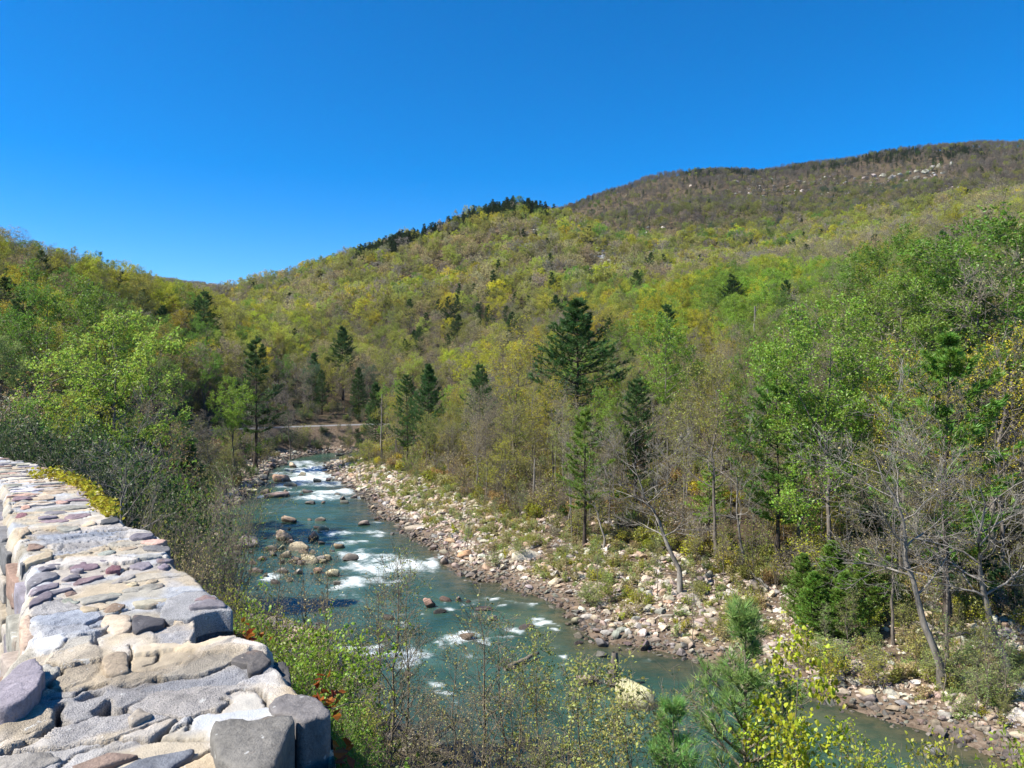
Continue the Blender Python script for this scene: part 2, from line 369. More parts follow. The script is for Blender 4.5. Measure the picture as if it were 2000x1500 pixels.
def build_water():
    xs = np.arange(-62, 40, 0.22); ys = np.concatenate([np.arange(6, 80, 0.2), np.arange(80, 172, 0.42)])
    X, Y = np.meshgrid(xs, ys, indexing='ij')
    foam = np.zeros(X.shape); calm = np.ones(X.shape)
    wx = X + (fbm(X / 1.7, Y / 1.7, 3, 31) - .5) * 3.0; wy = Y + (fbm(X / 1.7, Y / 1.7, 3, 37) - .5) * 3.0
    for px, py, a, b, s in FOAM:
        cx, cy = ONZ(px, py, 0); k = cy / FPX
        rx = a * k * 1.15; ry = b * cy * cy / (FPX * EYE) * 1.25
        q = ((wx - cx) / rx) ** 2 + ((wy - cy) / ry) ** 2
        foam = np.maximum(foam, s * np.exp(-q * 1.1))
    # flow direction is roughly from upper left to lower right: streaks along it
    fl = np.radians(-58); U = X * np.cos(fl) + Y * np.sin(fl); V = -X * np.sin(fl) + Y * np.cos(fl)
    n = fbm(U / 1.9, V / 0.42, 4, 41); n2 = fbm(X / 0.6, Y / 0.6, 3, 43)
    st = sstep(.60, .80, fbm(U / 2.6, V / 0.30, 4, 47)) * (.10 + .5 * np.clip(foam * 2, 0, 1))
    f = np.clip(foam * (0.10 + 1.5 * (0.65 * n + 0.35 * n2)) - 0.14, 0, 1) * 1.15 + st * .5
    chop = 0.05 + 0.42 * np.clip(foam * 1.3, 0, 1)
    Z = (fbm(X / 1.3, Y / 1.0, 4, 51) - .5) * chop + (fbm(X / 3.6, Y / 2.6, 3, 53) - .5) * (0.10 + 0.35 * np.clip(foam, 0, 1)) + np.clip(f, 0, 1) * 0.07
    sd = poly_sd(RIVER, X.ravel(), Y.ravel()).reshape(X.shape)
    rb = line_dist(np.array([ONZ(x, y, 0) for x, y in R_PX]), X.ravel(), Y.ravel()).reshape(X.shape)
    lb = line_dist(np.array([ONZ(x, y, 0) for x, y in L_PX]), X.ravel(), Y.ravel()).reshape(X.shape)
    shallow = np.clip(1 - rb / 4.2, 0, 1) * (0.7 + 0.5 * fbm(X / 3, Y / 3, 3, 61)) + np.clip(1 - lb / 2.0, 0, 1) * 0.5
    m = sd < 3.0
    n_, m_ = X.shape
    idx = -np.ones(X.size, np.int64); keep = m.ravel(); idx[keep] = np.arange(keep.sum()); idx = idx.reshape(X.shape)
    Q = np.stack([idx[:-1, :-1], idx[1:, :-1], idx[1:, 1:], idx[:-1, 1:]], -1).reshape(-1, 4)
    Q = Q[(Q >= 0).all(1)]
    me = make_mesh('river_water', np.stack([X, Y, Z], -1).reshape(-1, 3)[keep], Q)
    float_attr(me, 'foam', np.clip(f, 0, 1).ravel()[keep]); float_attr(me, 'shallow', np.clip(shallow, 0, 1).ravel()[keep])
    float_attr(me, 'rough_water', np.clip(foam, 0, 1).ravel()[keep])
    return me
def water_material():
    t = NT('river_water'); p = t.pos()
    mp = t.n('ShaderNodeMapping'); mp.inputs['Rotation'].default_value = (0, 0, math.radians(58)); mp.inputs['Scale'].default_value = (0.4, 1.0, 1.0)
    t.l(p, mp.inputs['Vector'])
    big = t.noise(0.16, 4, 0.55, p)
    deep = t.ramp(big, [(0.35, (0.018, 0.050, 0.036)), (0.62, (0.040, 0.088, 0.062))])
    sh = t.attr('shallow').outputs['Fac']
    bed = t.ramp(t.noise(0.9, 6, 0.65, p), [(0.35, (0.018, 0.026, 0.016)), (0.6, (0.105, 0.080, 0.042))])
    c = t.mix(t.math('MULTIPLY', sh, 0.95, clamp=True), deep, bed)
    fo = t.attr('foam').outputs['Fac']; ru = t.attr('rough_water').outputs['Fac']
    c = t.mix(t.math('MULTIPLY', ru, 0.45), c, (0.13, 0.20, 0.165))
    fn = t.noise(3.4, 8, 0.74, mp.outputs[0], 1.6)
    fm = t.ramp(t.math('ADD', fo, t.math('MULTIPLY', t.math('SUBTRACT', fn, 0.5), 1.6)), [(0.16, 0.0), (0.50, 0.45), (0.95, 1.0)])
    fm = t.math('MULTIPLY', fm, t.ramp(fo, [(0.02, 0.0), (0.3, 1.0)]))
    fm2 = t.math('MAXIMUM', fm, t.math('MULTIPLY', t.math('POWER', fo, 4.0), 0.55), clamp=True)
    c = t.mix(fm2, c, (0.72, 0.76, 0.75))
    rip = t.noise(2.2, 6, 0.6, mp.outputs[0], 0.4); rip2 = t.noise(0.55, 4, 0.5, mp.outputs[0], 0.6)
    h = t.math('ADD', t.math('MULTIPLY', rip, 0.35), rip2)
    nb = t.bump(h, 0.55, 0.35)
    rg = t.math('MULTIPLY_ADD', fm2, 0.6, 0.12)
    b = t.principled(c, rg, nb, 0.5); b.inputs['IOR'].default_value = 1.333
    return t.done(b.outputs[0])
w = add_obj('river', build_water()); w.data.materials.append(water_material()); tag(w, kind='structure')

# ------------------------------------------------------------------ the road that runs along the left bank
def ribbon(name, pts, half, lift, mat, off=0.0, step=1.5):
    P = np.array(pts, float); seg = np.r_[0, np.cumsum(np.hypot(*np.diff(P[:, :2], axis=0).T))]
    s = np.arange(0, seg[-1], step)
    # smooth centre line
    C = np.stack([np.interp(s, seg, P[:, k]) for k in range(3)], 1)
    for _ in range(6): C[1:-1] = (C[:-2] + 2 * C[1:-1] + C[2:]) / 4
    T = np.gradient(C[:, :2], axis=0); T /= np.linalg.norm(T, axis=1)[:, None] + 1e-9
    N = np.stack([T[:, 1], -T[:, 0]], 1)
    hw = np.interp(C[:, 1], [20, 100], [1.0, .62])[:, None]
    off_ = np.linspace(-half, half, 7) + off
    V = np.concatenate([np.c_[C[:, :2] + N * o * hw, C[:, 2] + lift - 0.02 * abs(o) / half] for o in off_]); n = len(C)
    F = np.array([[j * n + i, j * n + i + 1, (j + 1) * n + i + 1, (j + 1) * n + i] for j in range(6) for i in range(n - 1)])
    o = add_obj(name, make_mesh(name, V, F)); o.data.materials.append(mat); return tag(o, kind='structure')
def asphalt():
    t = NT('weathered_asphalt'); p = t.pos()
    n = t.noise(90, 3, 0.7, p); n2 = t.noise(1.5, 4, 0.6, p); v = t.n('ShaderNodeTexVoronoi'); v.inputs['Scale'].default_value = 55; t.l(p, v.inputs['Vector'])
    c = t.ramp(n, [(0.3, (0.10, 0.10, 0.10)), (0.6, (0.25, 0.245, 0.24)), (0.75, (0.42, 0.41, 0.40))])
    c = t.mix(1.0, c, t.ramp(n2, [(0.3, 0.75), (0.7, 1.1)]), 'MULTIPLY')
    return t.done(t.principled(c, 0.9, t.bump(t.math('ADD', v.outputs[0], n), 0.6, 0.01), 0.2).outputs[0])
ribbon('road', ROAD, 3.0, 0.012, asphalt())
# ------------------------------------------------------------------ plants: skeletons grown level by level
def unit(a): return a / (np.linalg.norm(a, axis=-1, keepdims=True) + 1e-9)
class Mesh3:
    """triangles gathered from many pieces"""
    def __init__(self): self.V = []; self.F = []; self.A = []; self.n = 0
    def add(self, V, F, A=None):
        self.V.append(V); self.F.append(F + self.n); self.n += len(V)
        self.A.append(np.zeros(len(V)) if A is None else A)
    def build(self, name, mat, smooth=True):
        V = np.concatenate(self.V); F = np.concatenate(self.F)
        me = make_mesh(name, V, F, [mat], smooth); float_attr(me, 'lv', np.concatenate(self.A)); return me
def tubes(M, P, R, sides):
    """P (B, n, 3) centre lines, R (B, n) radii"""
    B, n, _ = P.shape
    T = unit(np.gradient(P, axis=1))
    ref = np.where(np.abs(T[..., 2:3]) < 0.9, np.array([0, 0, 1.0]), np.array([1.0, 0, 0]))
    a = unit(np.cross(T, ref)); b = np.cross(T, a)
    an = np.arange(sides) * 2 * np.pi / sides
    ring = P[:, :, None] + R[:, :, None, None] * (np.cos(an)[:, None] * a[:, :, None] + np.sin(an)[:, None] * b[:, :, None])
    base = (np.arange(B) * n * sides)[:, None, None] + (np.arange(n - 1) * sides)[None, :, None]
    j = np.arange(sides)[None, None]; k = (j + 1) % sides
    q = [base + j, base + k, base + sides + k, base + sides + j]
    F = np.concatenate([np.stack([q[0], q[1], q[2]], -1).reshape(-1, 3), np.stack([q[0], q[2], q[3]], -1).reshape(-1, 3)])
    M.add(ring.reshape(-1, 3), F)
def prisms(M, A, Bp, r):
    """thin three-sided twigs from A to the point B"""
    T = unit(Bp - A); ref = np.where(np.abs(T[:, 2:3]) < 0.9, np.array([0, 0, 1.0]), np.array([1.0, 0, 0]))
    a = unit(np.cross(T, ref)); b = np.cross(T, a); n = len(A)
    r = np.broadcast_to(np.asarray(r, float), (n,))[:, None]
    V = np.stack([A + r * a, A + r * (-0.5 * a + 0.87 * b), A + r * (-0.5 * a - 0.87 * b), Bp], 1).reshape(-1, 3)
    i = np.arange(n)[:, None] * 4
    F = np.concatenate([i + [[0, 1, 3]], i + [[1, 2, 3]], i + [[2, 0, 3]]])
    M.add(V, F)
LOBED = False
def leaves(M, C, L, rng, up=0.4, width=0.62, droop=None):
    """leaf blades: two triangles folded along the midrib"""
    n = len(C); L = np.broadcast_to(np.asarray(L, float), (n,))[:, None] * rng.uniform(0.6, 1.3, (n, 1))
    nrm = unit(rng.normal(size=(n, 3)) + np.array([0, 0, up * 2.2]))
    d = unit(np.cross(nrm, rng.normal(size=(n, 3)))); s = np.cross(nrm, d)
    if LOBED:      # near plants: a six-cornered blade, creased along the midrib and drooping at the tip
        cr = nrm * L * .10
        V = np.stack([C - d * L * .5, C - d * L * .12 + s * L * width * .46 + cr, C + d * L * .2 + s * L * width * .36 + cr, C + d * L * .52 - nrm * L * .12, C + d * L * .2 - s * L * width * .36 + cr, C - d * L * .12 - s * L * width * .46 + cr], 1).reshape(-1, 3)
        i = np.arange(n)[:, None] * 6
        F = np.concatenate([i + [[0, 1, 5]], i + [[1, 2, 5]], i + [[2, 4, 5]], i + [[2, 3, 4]]])
        M.add(V, F, np.repeat(rng.uniform(0, 1, n), 6)); return
    V = np.stack([C - d * L * .5, C + s * L * width * .5 + nrm * L * .12, C + d * L * .5, C - s * L * width * .5 + nrm * L * .12], 1).reshape(-1, 3)
    i = np.arange(n)[:, None] * 4
    F = np.concatenate([i + [[0, 1, 2]], i + [[0, 2, 3]]])
    M.add(V, F, np.repeat(rng.uniform(0, 1, n), 4))
def sample(P, R, t):
    """points, tangents, radii on centre lines P (B,n,3) at t (B,k) in 0..1"""
    B, n, _ = P.shape; f = np.clip(t, 0, 0.9999) * (n - 1); i = f.astype(int); w = (f - i)[..., None]
    bi = np.arange(B)[:, None]
    p0, p1 = P[bi, i], P[bi, i + 1]
    return p0 + (p1 - p0) * w, unit(p1 - p0), R[bi, i] + (R[bi, i + 1] - R[bi, i]) * w[..., 0]
def grow(P, R, k, t0, t1, length, ang, up, npts, rng, rr=0.55, wob=0.18, rtip=0.25, spin=None, jit=True):
    """k children on every centre line: length(t, parent_index) metres, ang degrees off the parent, up = pull to the sky"""
    B = len(P)
    t = (np.arange(k) + (rng.uniform(0, 1, (B, k)) if jit else 0.5)) / k * (t1 - t0) + t0
    p, T, r = sample(P, R, t)
    if spin is None: phi = rng.uniform(0, 2 * np.pi, (B, k))
    else: phi = np.arange(k)[None] * spin + rng.uniform(0, 2 * np.pi, (B, 1)) + rng.normal(0, .35, (B, k))
    ref = np.where(np.abs(T[..., 2:3]) < 0.95, np.array([0, 0, 1.0]), np.array([1.0, 0, 0]))
    a = unit(np.cross(T, ref)); b = np.cross(T, a)
    side = np.cos(phi)[..., None] * a + np.sin(phi)[..., None] * b
    an = np.radians(ang + rng.normal(0, 9, (B, k)))[..., None]
    d = unit(T * np.cos(an) + side * np.sin(an))
    L = length(t) * rng.uniform(0.65, 1.25, (B, k))
    p = p.reshape(-1, 3); d = d.reshape(-1, 3); L = L.reshape(-1); r = r.reshape(-1)
    out = np.empty((B * k, npts, 3)); out[:, 0] = p; cur = d.copy()
    st = L / (npts - 1)
    for q in range(1, npts):
        cur = unit(cur + rng.normal(0, wob, cur.shape) + np.array([0, 0, up]) * (q / npts))
        out[:, q] = out[:, q - 1] + cur * st[:, None]
    r0 = np.minimum(r * rr, np.maximum(L * 0.035, 0.004))
    Rr = r0[:, None] * np.linspace(1, rtip, npts)[None]
    return out, Rr
def trunk_line(H, r0, n, rng, wob=0.02, lean=(0, 0), tip=0.12):
    z = np.linspace(0, 1, n); x = np.cumsum(rng.normal(0, wob, (n, 2)), 0) * H / n * 3; x -= x[0]
    P = np.c_[x + np.outer(z ** 1.2, lean) * H, z * H][None]
    R = (r0 * ((1 - z) * (1 - tip) + tip) * (1 + 0.5 * np.exp(-z * 22)))[None]
    return P, R
def deciduous(seed, H=14, r0=.15, cb=.38, spread=4.2, n1=12, k2=6, k3=5, k4=4, nleaf=3, leaf=.17, ang=52, up=.22, wob=.02, lean=(0, 0), top=1.0,
              profile='round', mats=None, twig=.008, up2=.12, sides=6, leaf_up=.4, width=.62, leafless=0.0):
    rng = np.random.default_rng(seed); W = Mesh3(); C = Mesh3()
    P, R = trunk_line(H * .93, r0, 12, rng, wob, lean); P[0, 0, 2] = -0.7
    tubes(W, P, R, sides)
    if profile == 'round': prof = lambda t: np.sqrt(np.clip(1.05 - ((t - cb) / (1 - cb) * 1.25 - .42) ** 2, .12, 1))
    elif profile == 'vase': prof = lambda t: .55 + .5 * np.clip((t - cb) / (1 - cb), 0, 1) * (1 - .45 * sstep(.75, 1, t))
    else: prof = lambda t: np.clip(1.12 - (t - cb) / (1 - cb), .16, 1)
    P1, R1 = grow(P, R, n1, cb, .985, lambda t: spread * prof(t), ang, up, 6, rng, .62, .17, .3, spin=2.4)
    tubes(W, P1, R1, max(3, sides - 2))
    P2, R2 = grow(P1, R1, k2, .22, 1, lambda t: spread * .48 * (1.12 - .5 * t), 44, up2, 4, rng, .6, .17, .35)
    tubes(W, P2, R2, 3)
    last = P2
    if k3:
        P3, R3 = grow(P2, R2, k3, .25, 1, lambda t: spread * .24 * (1.1 - .4 * t), 42, up2, 3, rng, .62, .15, .4)
        tubes(W, P3, np.maximum(R3, twig * .8), 3); last = P3; R2 = R3
    if k4:
        P4, R4 = grow(last, R2, k4, .2, 1, lambda t: spread * .115 + 0 * t, 40, .1, 2, rng, .6, .1, .4)
        prisms(W, P4[:, 0], P4[:, 1], np.maximum(R4[:, 0], twig)); last = P4
    keep = rng.uniform(0, 1, len(last)) >= leafless
    last = last[keep]
    if nleaf and len(last):
        t = rng.uniform(.35, 1.1, (len(last), nleaf, 1))
        Q = last[:, :1] + (last[:, -1:] - last[:, :1]) * t + rng.normal(0, leaf * .55, (len(last), nleaf, 3))
        leaves(C, Q.reshape(-1, 3), leaf, rng, leaf_up, width)
    return W, C
def needles(M, C, D, L, w, rng, per, spreadn=.75):
    """sprays of needles: slim triangles that fan out from C along D"""
    n = len(C); Ck = np.repeat(C, per, 0); Dk = unit(np.repeat(D, per, 0) + rng.normal(0, spreadn * .6, (n * per, 3)) + np.array([0, 0, .12]))
    s = unit(np.cross(Dk, rng.normal(size=Dk.shape))); l = L * rng.uniform(.6, 1.25, (n * per, 1))
    V = np.stack([Ck - s * w * .5, Ck + s * w * .5 , Ck + Dk * l], 1).reshape(-1, 3)
    F = np.arange(n * per)[:, None] * 3 + [[0, 1, 2]]
    M.add(V, F, np.repeat(np.repeat(rng.uniform(0, 1, n), per), 3))
def pine(seed, H=17, r0=.2, cb=.22, spread=3.6, gap=.75, per=5, k2=8, tufts=3, blade=.34, w=.055, nper=7, droop=-.05, shape=1.0, ragged=.4, hole=.12):
    rng = np.random.default_rng(seed); W = Mesh3(); C = Mesh3()
    P, R = trunk_line(H, r0, 14, rng, .008); P[0, 0, 2] = -0.7; R = R * np.linspace(1, .35, 14)[None] + .006; tubes(W, P, R, 6)
    zs = np.arange(cb * H, H * .985, gap * (H / 17) ** .5); bs = []; rs = []
    for z in zs:
        f = (z / H - cb) / (1 - cb)
        L0 = spread * (np.clip(1 - f, 0, 1) ** .72 * (0.35 + .65 * sstep(-.02, .22, f)) + .05) * rng.uniform(1 - ragged * .5, 1 + ragged * .35)
        a0 = rng.uniform(0, 6.28); nb = per + rng.integers(-1, 2)
        for q in range(nb):
            if rng.uniform() < hole: continue
            a = a0 + q * 6.28 / nb + rng.normal(0, .25); L = L0 * rng.uniform(1 - ragged, 1.12)
            p, _, _ = sample(P, R, np.array([[min(.999, (z + rng.normal(0, .12)) / H)]]))
            d = np.array([math.cos(a), math.sin(a), droop + .55 * f + rng.normal(0, .07)]); pts = [p[0, 0]]
            for s in range(5):
                d = d + rng.normal(0, .07, 3) + np.array([0, 0, .06 + .05 * s]); d /= np.linalg.norm(d); pts.append(pts[-1] + d * L / 5)
            bs.append(pts); rs.append(np.linspace(1, .3, 6) * min(.05, .012 + .011 * L))
    PB = np.array(bs); RB = np.array(rs); tubes(W, PB, RB, 4)
    # branchlets lie flat, left and right of the bough
    B = len(PB); t = (np.arange(k2)[None] + rng.uniform(0, 1, (B, k2))) / k2 * .82 + .2
    p, T, r = sample(PB, RB, t); sidev = unit(np.cross(T, np.array([0, 0, 1.0]))) * np.where(np.arange(k2) % 2, 1, -1)[None, :, None]
    Lb = np.linalg.norm(PB[:, -1] - PB[:, 0], axis=1)[:, None] * .36 * (1.15 - .6 * t) * rng.uniform(.6, 1.25, t.shape)
    d = unit(T * .75 + sidev * .75 + rng.normal(0, .16, T.shape) + np.array([0, 0, .18]))
    e = p + d * Lb[..., None]
    prisms(W, p.reshape(-1, 3), e.reshape(-1, 3), .008)
    A = p.reshape(-1, 3); E = e.reshape(-1, 3); D = d.reshape(-1, 3)
    for s in range(tufts):
        f = (s + .8) / tufts
        needles(C, A + (E - A) * f + rng.normal(0, .03, A.shape), D, blade, w, rng, nper)
    needles(C, PB[:, -1], unit(PB[:, -1] - PB[:, -2]), blade, w, rng, nper * 2)
    needles(C, np.repeat(P[0, -1:], 6, 0) - np.array([0, 0, 1]) * np.arange(6)[:, None] * .22, np.tile([[0, 0, 1.0]], (6, 1)), blade * 1.1, w, rng, nper)
    return W, C
def shrub(seed, H=1.6, spread=1.0, stems=9, k2=6, k3=5, nleaf=4, leaf=.07, r0=.018, width=.6, up=.2, twig=.004, lean=.5, leafless=0.0, leaf_up=.4):
    rng = np.random.default_rng(seed); W = Mesh3(); C = Mesh3()
    P = np.empty((stems, 6, 3)); a = rng.uniform(0, 6.28, stems); out = rng.uniform(.15, 1, stems) * lean
    hs = H * rng.uniform(.6, 1.0, stems)
    z = np.linspace(0, 1, 6)
    for i in range(stems):
        P[i, :, 0] = np.cos(a[i]) * (out[i] * spread * z ** 1.2 + .06 * spread) ; P[i, :, 1] = np.sin(a[i]) * (out[i] * spread * z ** 1.2 + .06 * spread); P[i, :, 2] = z * hs[i] * (1.05 - .3 * out[i]) - .12
    P += np.cumsum(rng.normal(0, .02 * H, P.shape), 1)
    R = r0 * np.linspace(1, .35, 6)[None] * rng.uniform(.6, 1.1, (stems, 1)); tubes(W, P, R, 4)
    P2, R2 = grow(P, R, k2, .2, 1, lambda t: H * .34 * (1.1 - .4 * t), 42, up, 4, rng, .65, .16, .4); tubes(W, P2, np.maximum(R2, twig), 3)
    last = P2; Rl = R2
    if k3:
        P3, R3 = grow(P2, R2, k3, .2, 1, lambda t: H * .15 + 0 * t, 42, up * .6, 2, rng, .6, .1, .5); prisms(W, P3[:, 0], P3[:, 1], np.maximum(R3[:, 0], twig)); last = P3
    last = last[rng.uniform(0, 1, len(last)) >= leafless]
    if nleaf:
        t = rng.uniform(.2, 1.08, (len(last), nleaf, 1)); Q = last[:, :1] + (last[:, -1:] - last[:, :1]) * t + rng.normal(0, leaf * .5, (len(last), nleaf, 3))
        leaves(C, Q.reshape(-1, 3), leaf, rng, leaf_up, width)
    return W, C

M_LEAF = leaf_material('leaf', .48)
M_NEEDLE = leaf_material('needle', .32)
M_BARK = bark_material('grey_brown_bark', (0.05, 0.041, 0.033), (0.25, 0.22, 0.185))
M_PALE = bark_material('pale_sycamore_bark', (0.06, 0.052, 0.042), (0.34, 0.315, 0.275), 3.0)
M_PINEBARK = bark_material('dark_pine_bark', (0.025, 0.02, 0.017), (0.11, 0.09, 0.075))
M_TWIG = bark_material('young_stem_bark', (0.10, 0.085, 0.062), (0.27, 0.235, 0.18), 20)

class Kind:
    """one grown shape, kept as a wood mesh and a crown mesh that all its copies share"""
    def __init__(self, name, wc, bark, leafm, height):
        W, C = wc; self.h = height; self.wc = wc; self.mats = (bark, leafm)
        self.wood = W.build(name + '_wood', bark); self.crown = C.build(name + '_crown', leafm, smooth=False) if C.n else None
def plant(kind, name, loc, h, label, cat, col, group=None, rotz=None, wide=1.0, tilt=(0, 0), stem_name='trunk', crown_name='crown'):
    s = h / kind.h
    e = empty(name, loc, 0, (s * wide, s * wide, s)); e.rotation_euler = (tilt[0], tilt[1], random.uniform(0, 6.28) if rotz is None else rotz)
    tag(e, label, cat, group)
    a = add_obj(stem_name, kind.wood, e)
    if kind.crown is not None:
        c = add_obj(crown_name, kind.crown, e); c['col'] = [float(x) for x in col]
    return e
# full-detail kinds for the trees one can tell apart
KD = {}
for i in range(4):   # leafed-out green trees
    KD['green%d' % i] = Kind('green_tree', deciduous(100 + i, 14, .15, .32, 4.0, 15, 6, 5, 4, 8, .155, 52, .20, .022, profile='round'), M_BARK, M_LEAF, 14)
for i in range(4):   # oaks with small yellow-green new leaves
    KD['bud%d' % i] = Kind('budding_tree', deciduous(120 + i, 14, .14, .38, 4.0, 15, 6, 5, 5, 4, .125, 52, .24, .03, profile='round', leafless=.25), M_BARK, M_LEAF, 14)
for i in range(3):   # nearly bare trees, only buds
    KD['bare%d' % i] = Kind('bare_tree', deciduous(140 + i, 13, .13, .36, 4.0, 14, 6, 6, 5, 2, .085, 50, .24, .03, profile='vase', leafless=.35, twig=.0095), M_BARK, M_LEAF, 13)
for i in range(2):   # pale crooked sycamores on the bar
    KD['syc%d' % i] = Kind('sycamore', deciduous(160 + i, 10, .17, .36, 4.4, 10, 6, 5, 3, 1, .10, 58, .20, .06, lean=(.22 - .4 * i, .05), profile='vase', leafless=.8, twig=.010), M_PALE, M_LEAF, 10)
for i in range(3): KD['pole%d' % i] = Kind('slim_tree', deciduous(150 + i, 11, .085, .42, 2.3, 12, 5, 4, 3, 2, .085, 42, .28, .03, profile='cone', leafless=.35, twig=.008), M_PALE, M_LEAF, 11)
KD['pine0'] = Kind('pine', pine(180, 17, .21, .20, 3.9, ragged=.42, k2=9, nper=9), M_PINEBARK, M_NEEDLE, 17)
KD['pine1'] = Kind('pine', pine(181, 17, .20, .28, 4.0, gap=.95, ragged=.5, hole=.15, k2=10, tufts=4, nper=9), M_PINEBARK, M_NEEDLE, 17)
KD['pine2'] = Kind('pine', pine(182, 17, .22, .24, 5.0, gap=.68, ragged=.45, per=7, k2=10, tufts=4, nper=9), M_PINEBARK, M_NEEDLE, 17)
KD['pale0'] = Kind('pale_tree', deciduous(99, 11, .14, .40, 2.7, 16, 6, 5, 4, 9, .125, 54, .2, .025, profile='round', width=.55), M_BARK, M_LEAF, 11)
KD['pineL'] = Kind('pine', pine(188, 17, .22, .24, 5.2, gap=1.15, per=5, ragged=.45, hole=.12, k2=12, tufts=5, nper=10, blade=.36, w=.06), M_PINEBARK, M_NEEDLE, 17)
KD['hem0'] = Kind('hemlock', pine(190, 10, .11, .06, 2.5, gap=.42, per=6, k2=8, blade=.22, w=.05, droop=-.16, ragged=.3, hole=.05), M_PINEBARK, M_NEEDLE, 10)
KD['hem1'] = Kind('hemlock', pine(191, 6, .07, .04, 2.0, gap=.34, per=6, k2=8, blade=.2, w=.045, droop=-.1, ragged=.35, hole=.05), M_PINEBARK, M_NEEDLE, 6)
for i in range(3):   # willow-like bushes on the bar
    KD['bush%d' % i] = Kind('bush', shrub(200 + i, 1.8, 1.2, 12, 6, 5, 3, .09, .012, .45), M_TWIG, M_LEAF, 1.8)
for i in range(2):   # slim riverside saplings, far
    KD['slim%d' % i] = Kind('slim_sapling', deciduous(220 + i, 6, .045, .22, 1.3, 18, 5, 4, 0, 2, .085, 34, .3, .03, profile='cone', leafless=.2, twig=.005, sides=5), M_TWIG, M_LEAF, 6)
# light kinds for the far forest
FAR = []
for i in range(4):
    FAR.append(('round', deciduous(300 + i, 13, .17, .42, 4.0, 14, 5, 4, 0, 9, .34, 56, .22, .03, profile='round', twig=.03, sides=4)))
for i in range(4):
    FAR.append(('open', deciduous(320 + i, 12, .16, .40, 4.0, 14, 5, 5, 0, 5, .28, 54, .24, .04, profile='round', twig=.035, sides=4, leafless=.15)))
FAR.append(('pine', pine(340, 14, .2, .2, 2.7, gap=1.0, per=4, k2=5, tufts=2, blade=.6, w=.16, nper=5)))
FAR.append(('pine', pine(341, 14, .2, .3, 2.4, gap=1.1, per=4, k2=5, tufts=2, blade=.6, w=.16, nper=5, ragged=.6, hole=.2)))
# ------------------------------------------------------------------ where things stand in the photograph (for choosing colours and for labels)
def proj(x, y, z): return 1000 + FPX * x / y, HOR + FPX * (EYE - z) / y
GREEN = (0.105, 0.175, 0.022); BRIGHT = (0.165, 0.240, 0.026); LIME = (0.265, 0.265, 0.020); OLIVE = (0.212, 0.225, 0.038)
YELLOW = (0.340, 0.300, 0.022); GOLD = (0.330, 0.285, 0.022); TAN = (0.300, 0.255, 0.115); GREY = (0.215, 0.190, 0.140); RUSSET = (0.240, 0.165, 0.060)
SAGE = (0.205, 0.260, 0.075); PINE = (0.052, 0.098, 0.028); PINEL = (0.115, 0.185, 0.028); BLUEG = (0.075, 0.125, 0.060); DARKG = (0.035, 0.062, 0.018); MAUVE = (0.165, 0.145, 0.108)
CNAME = {GREEN: 'green', BRIGHT: 'bright green', LIME: 'yellow-green', OLIVE: 'olive', YELLOW: 'yellow', GOLD: 'golden', TAN: 'tan', GREY: 'grey-brown', RUSSET: 'russet',
         SAGE: 'pale sage green', PINE: 'dark green', PINEL: 'fresh green', BLUEG: 'blue-green', DARKG: 'deep green', MAUVE: 'mauve-grey'}
def vary(c, s=.16):
    k = 1.5 * (1 + random.uniform(-s, s)); return tuple(max(.005, x * k * (1 + random.uniform(-.08, .08))) for x in c)

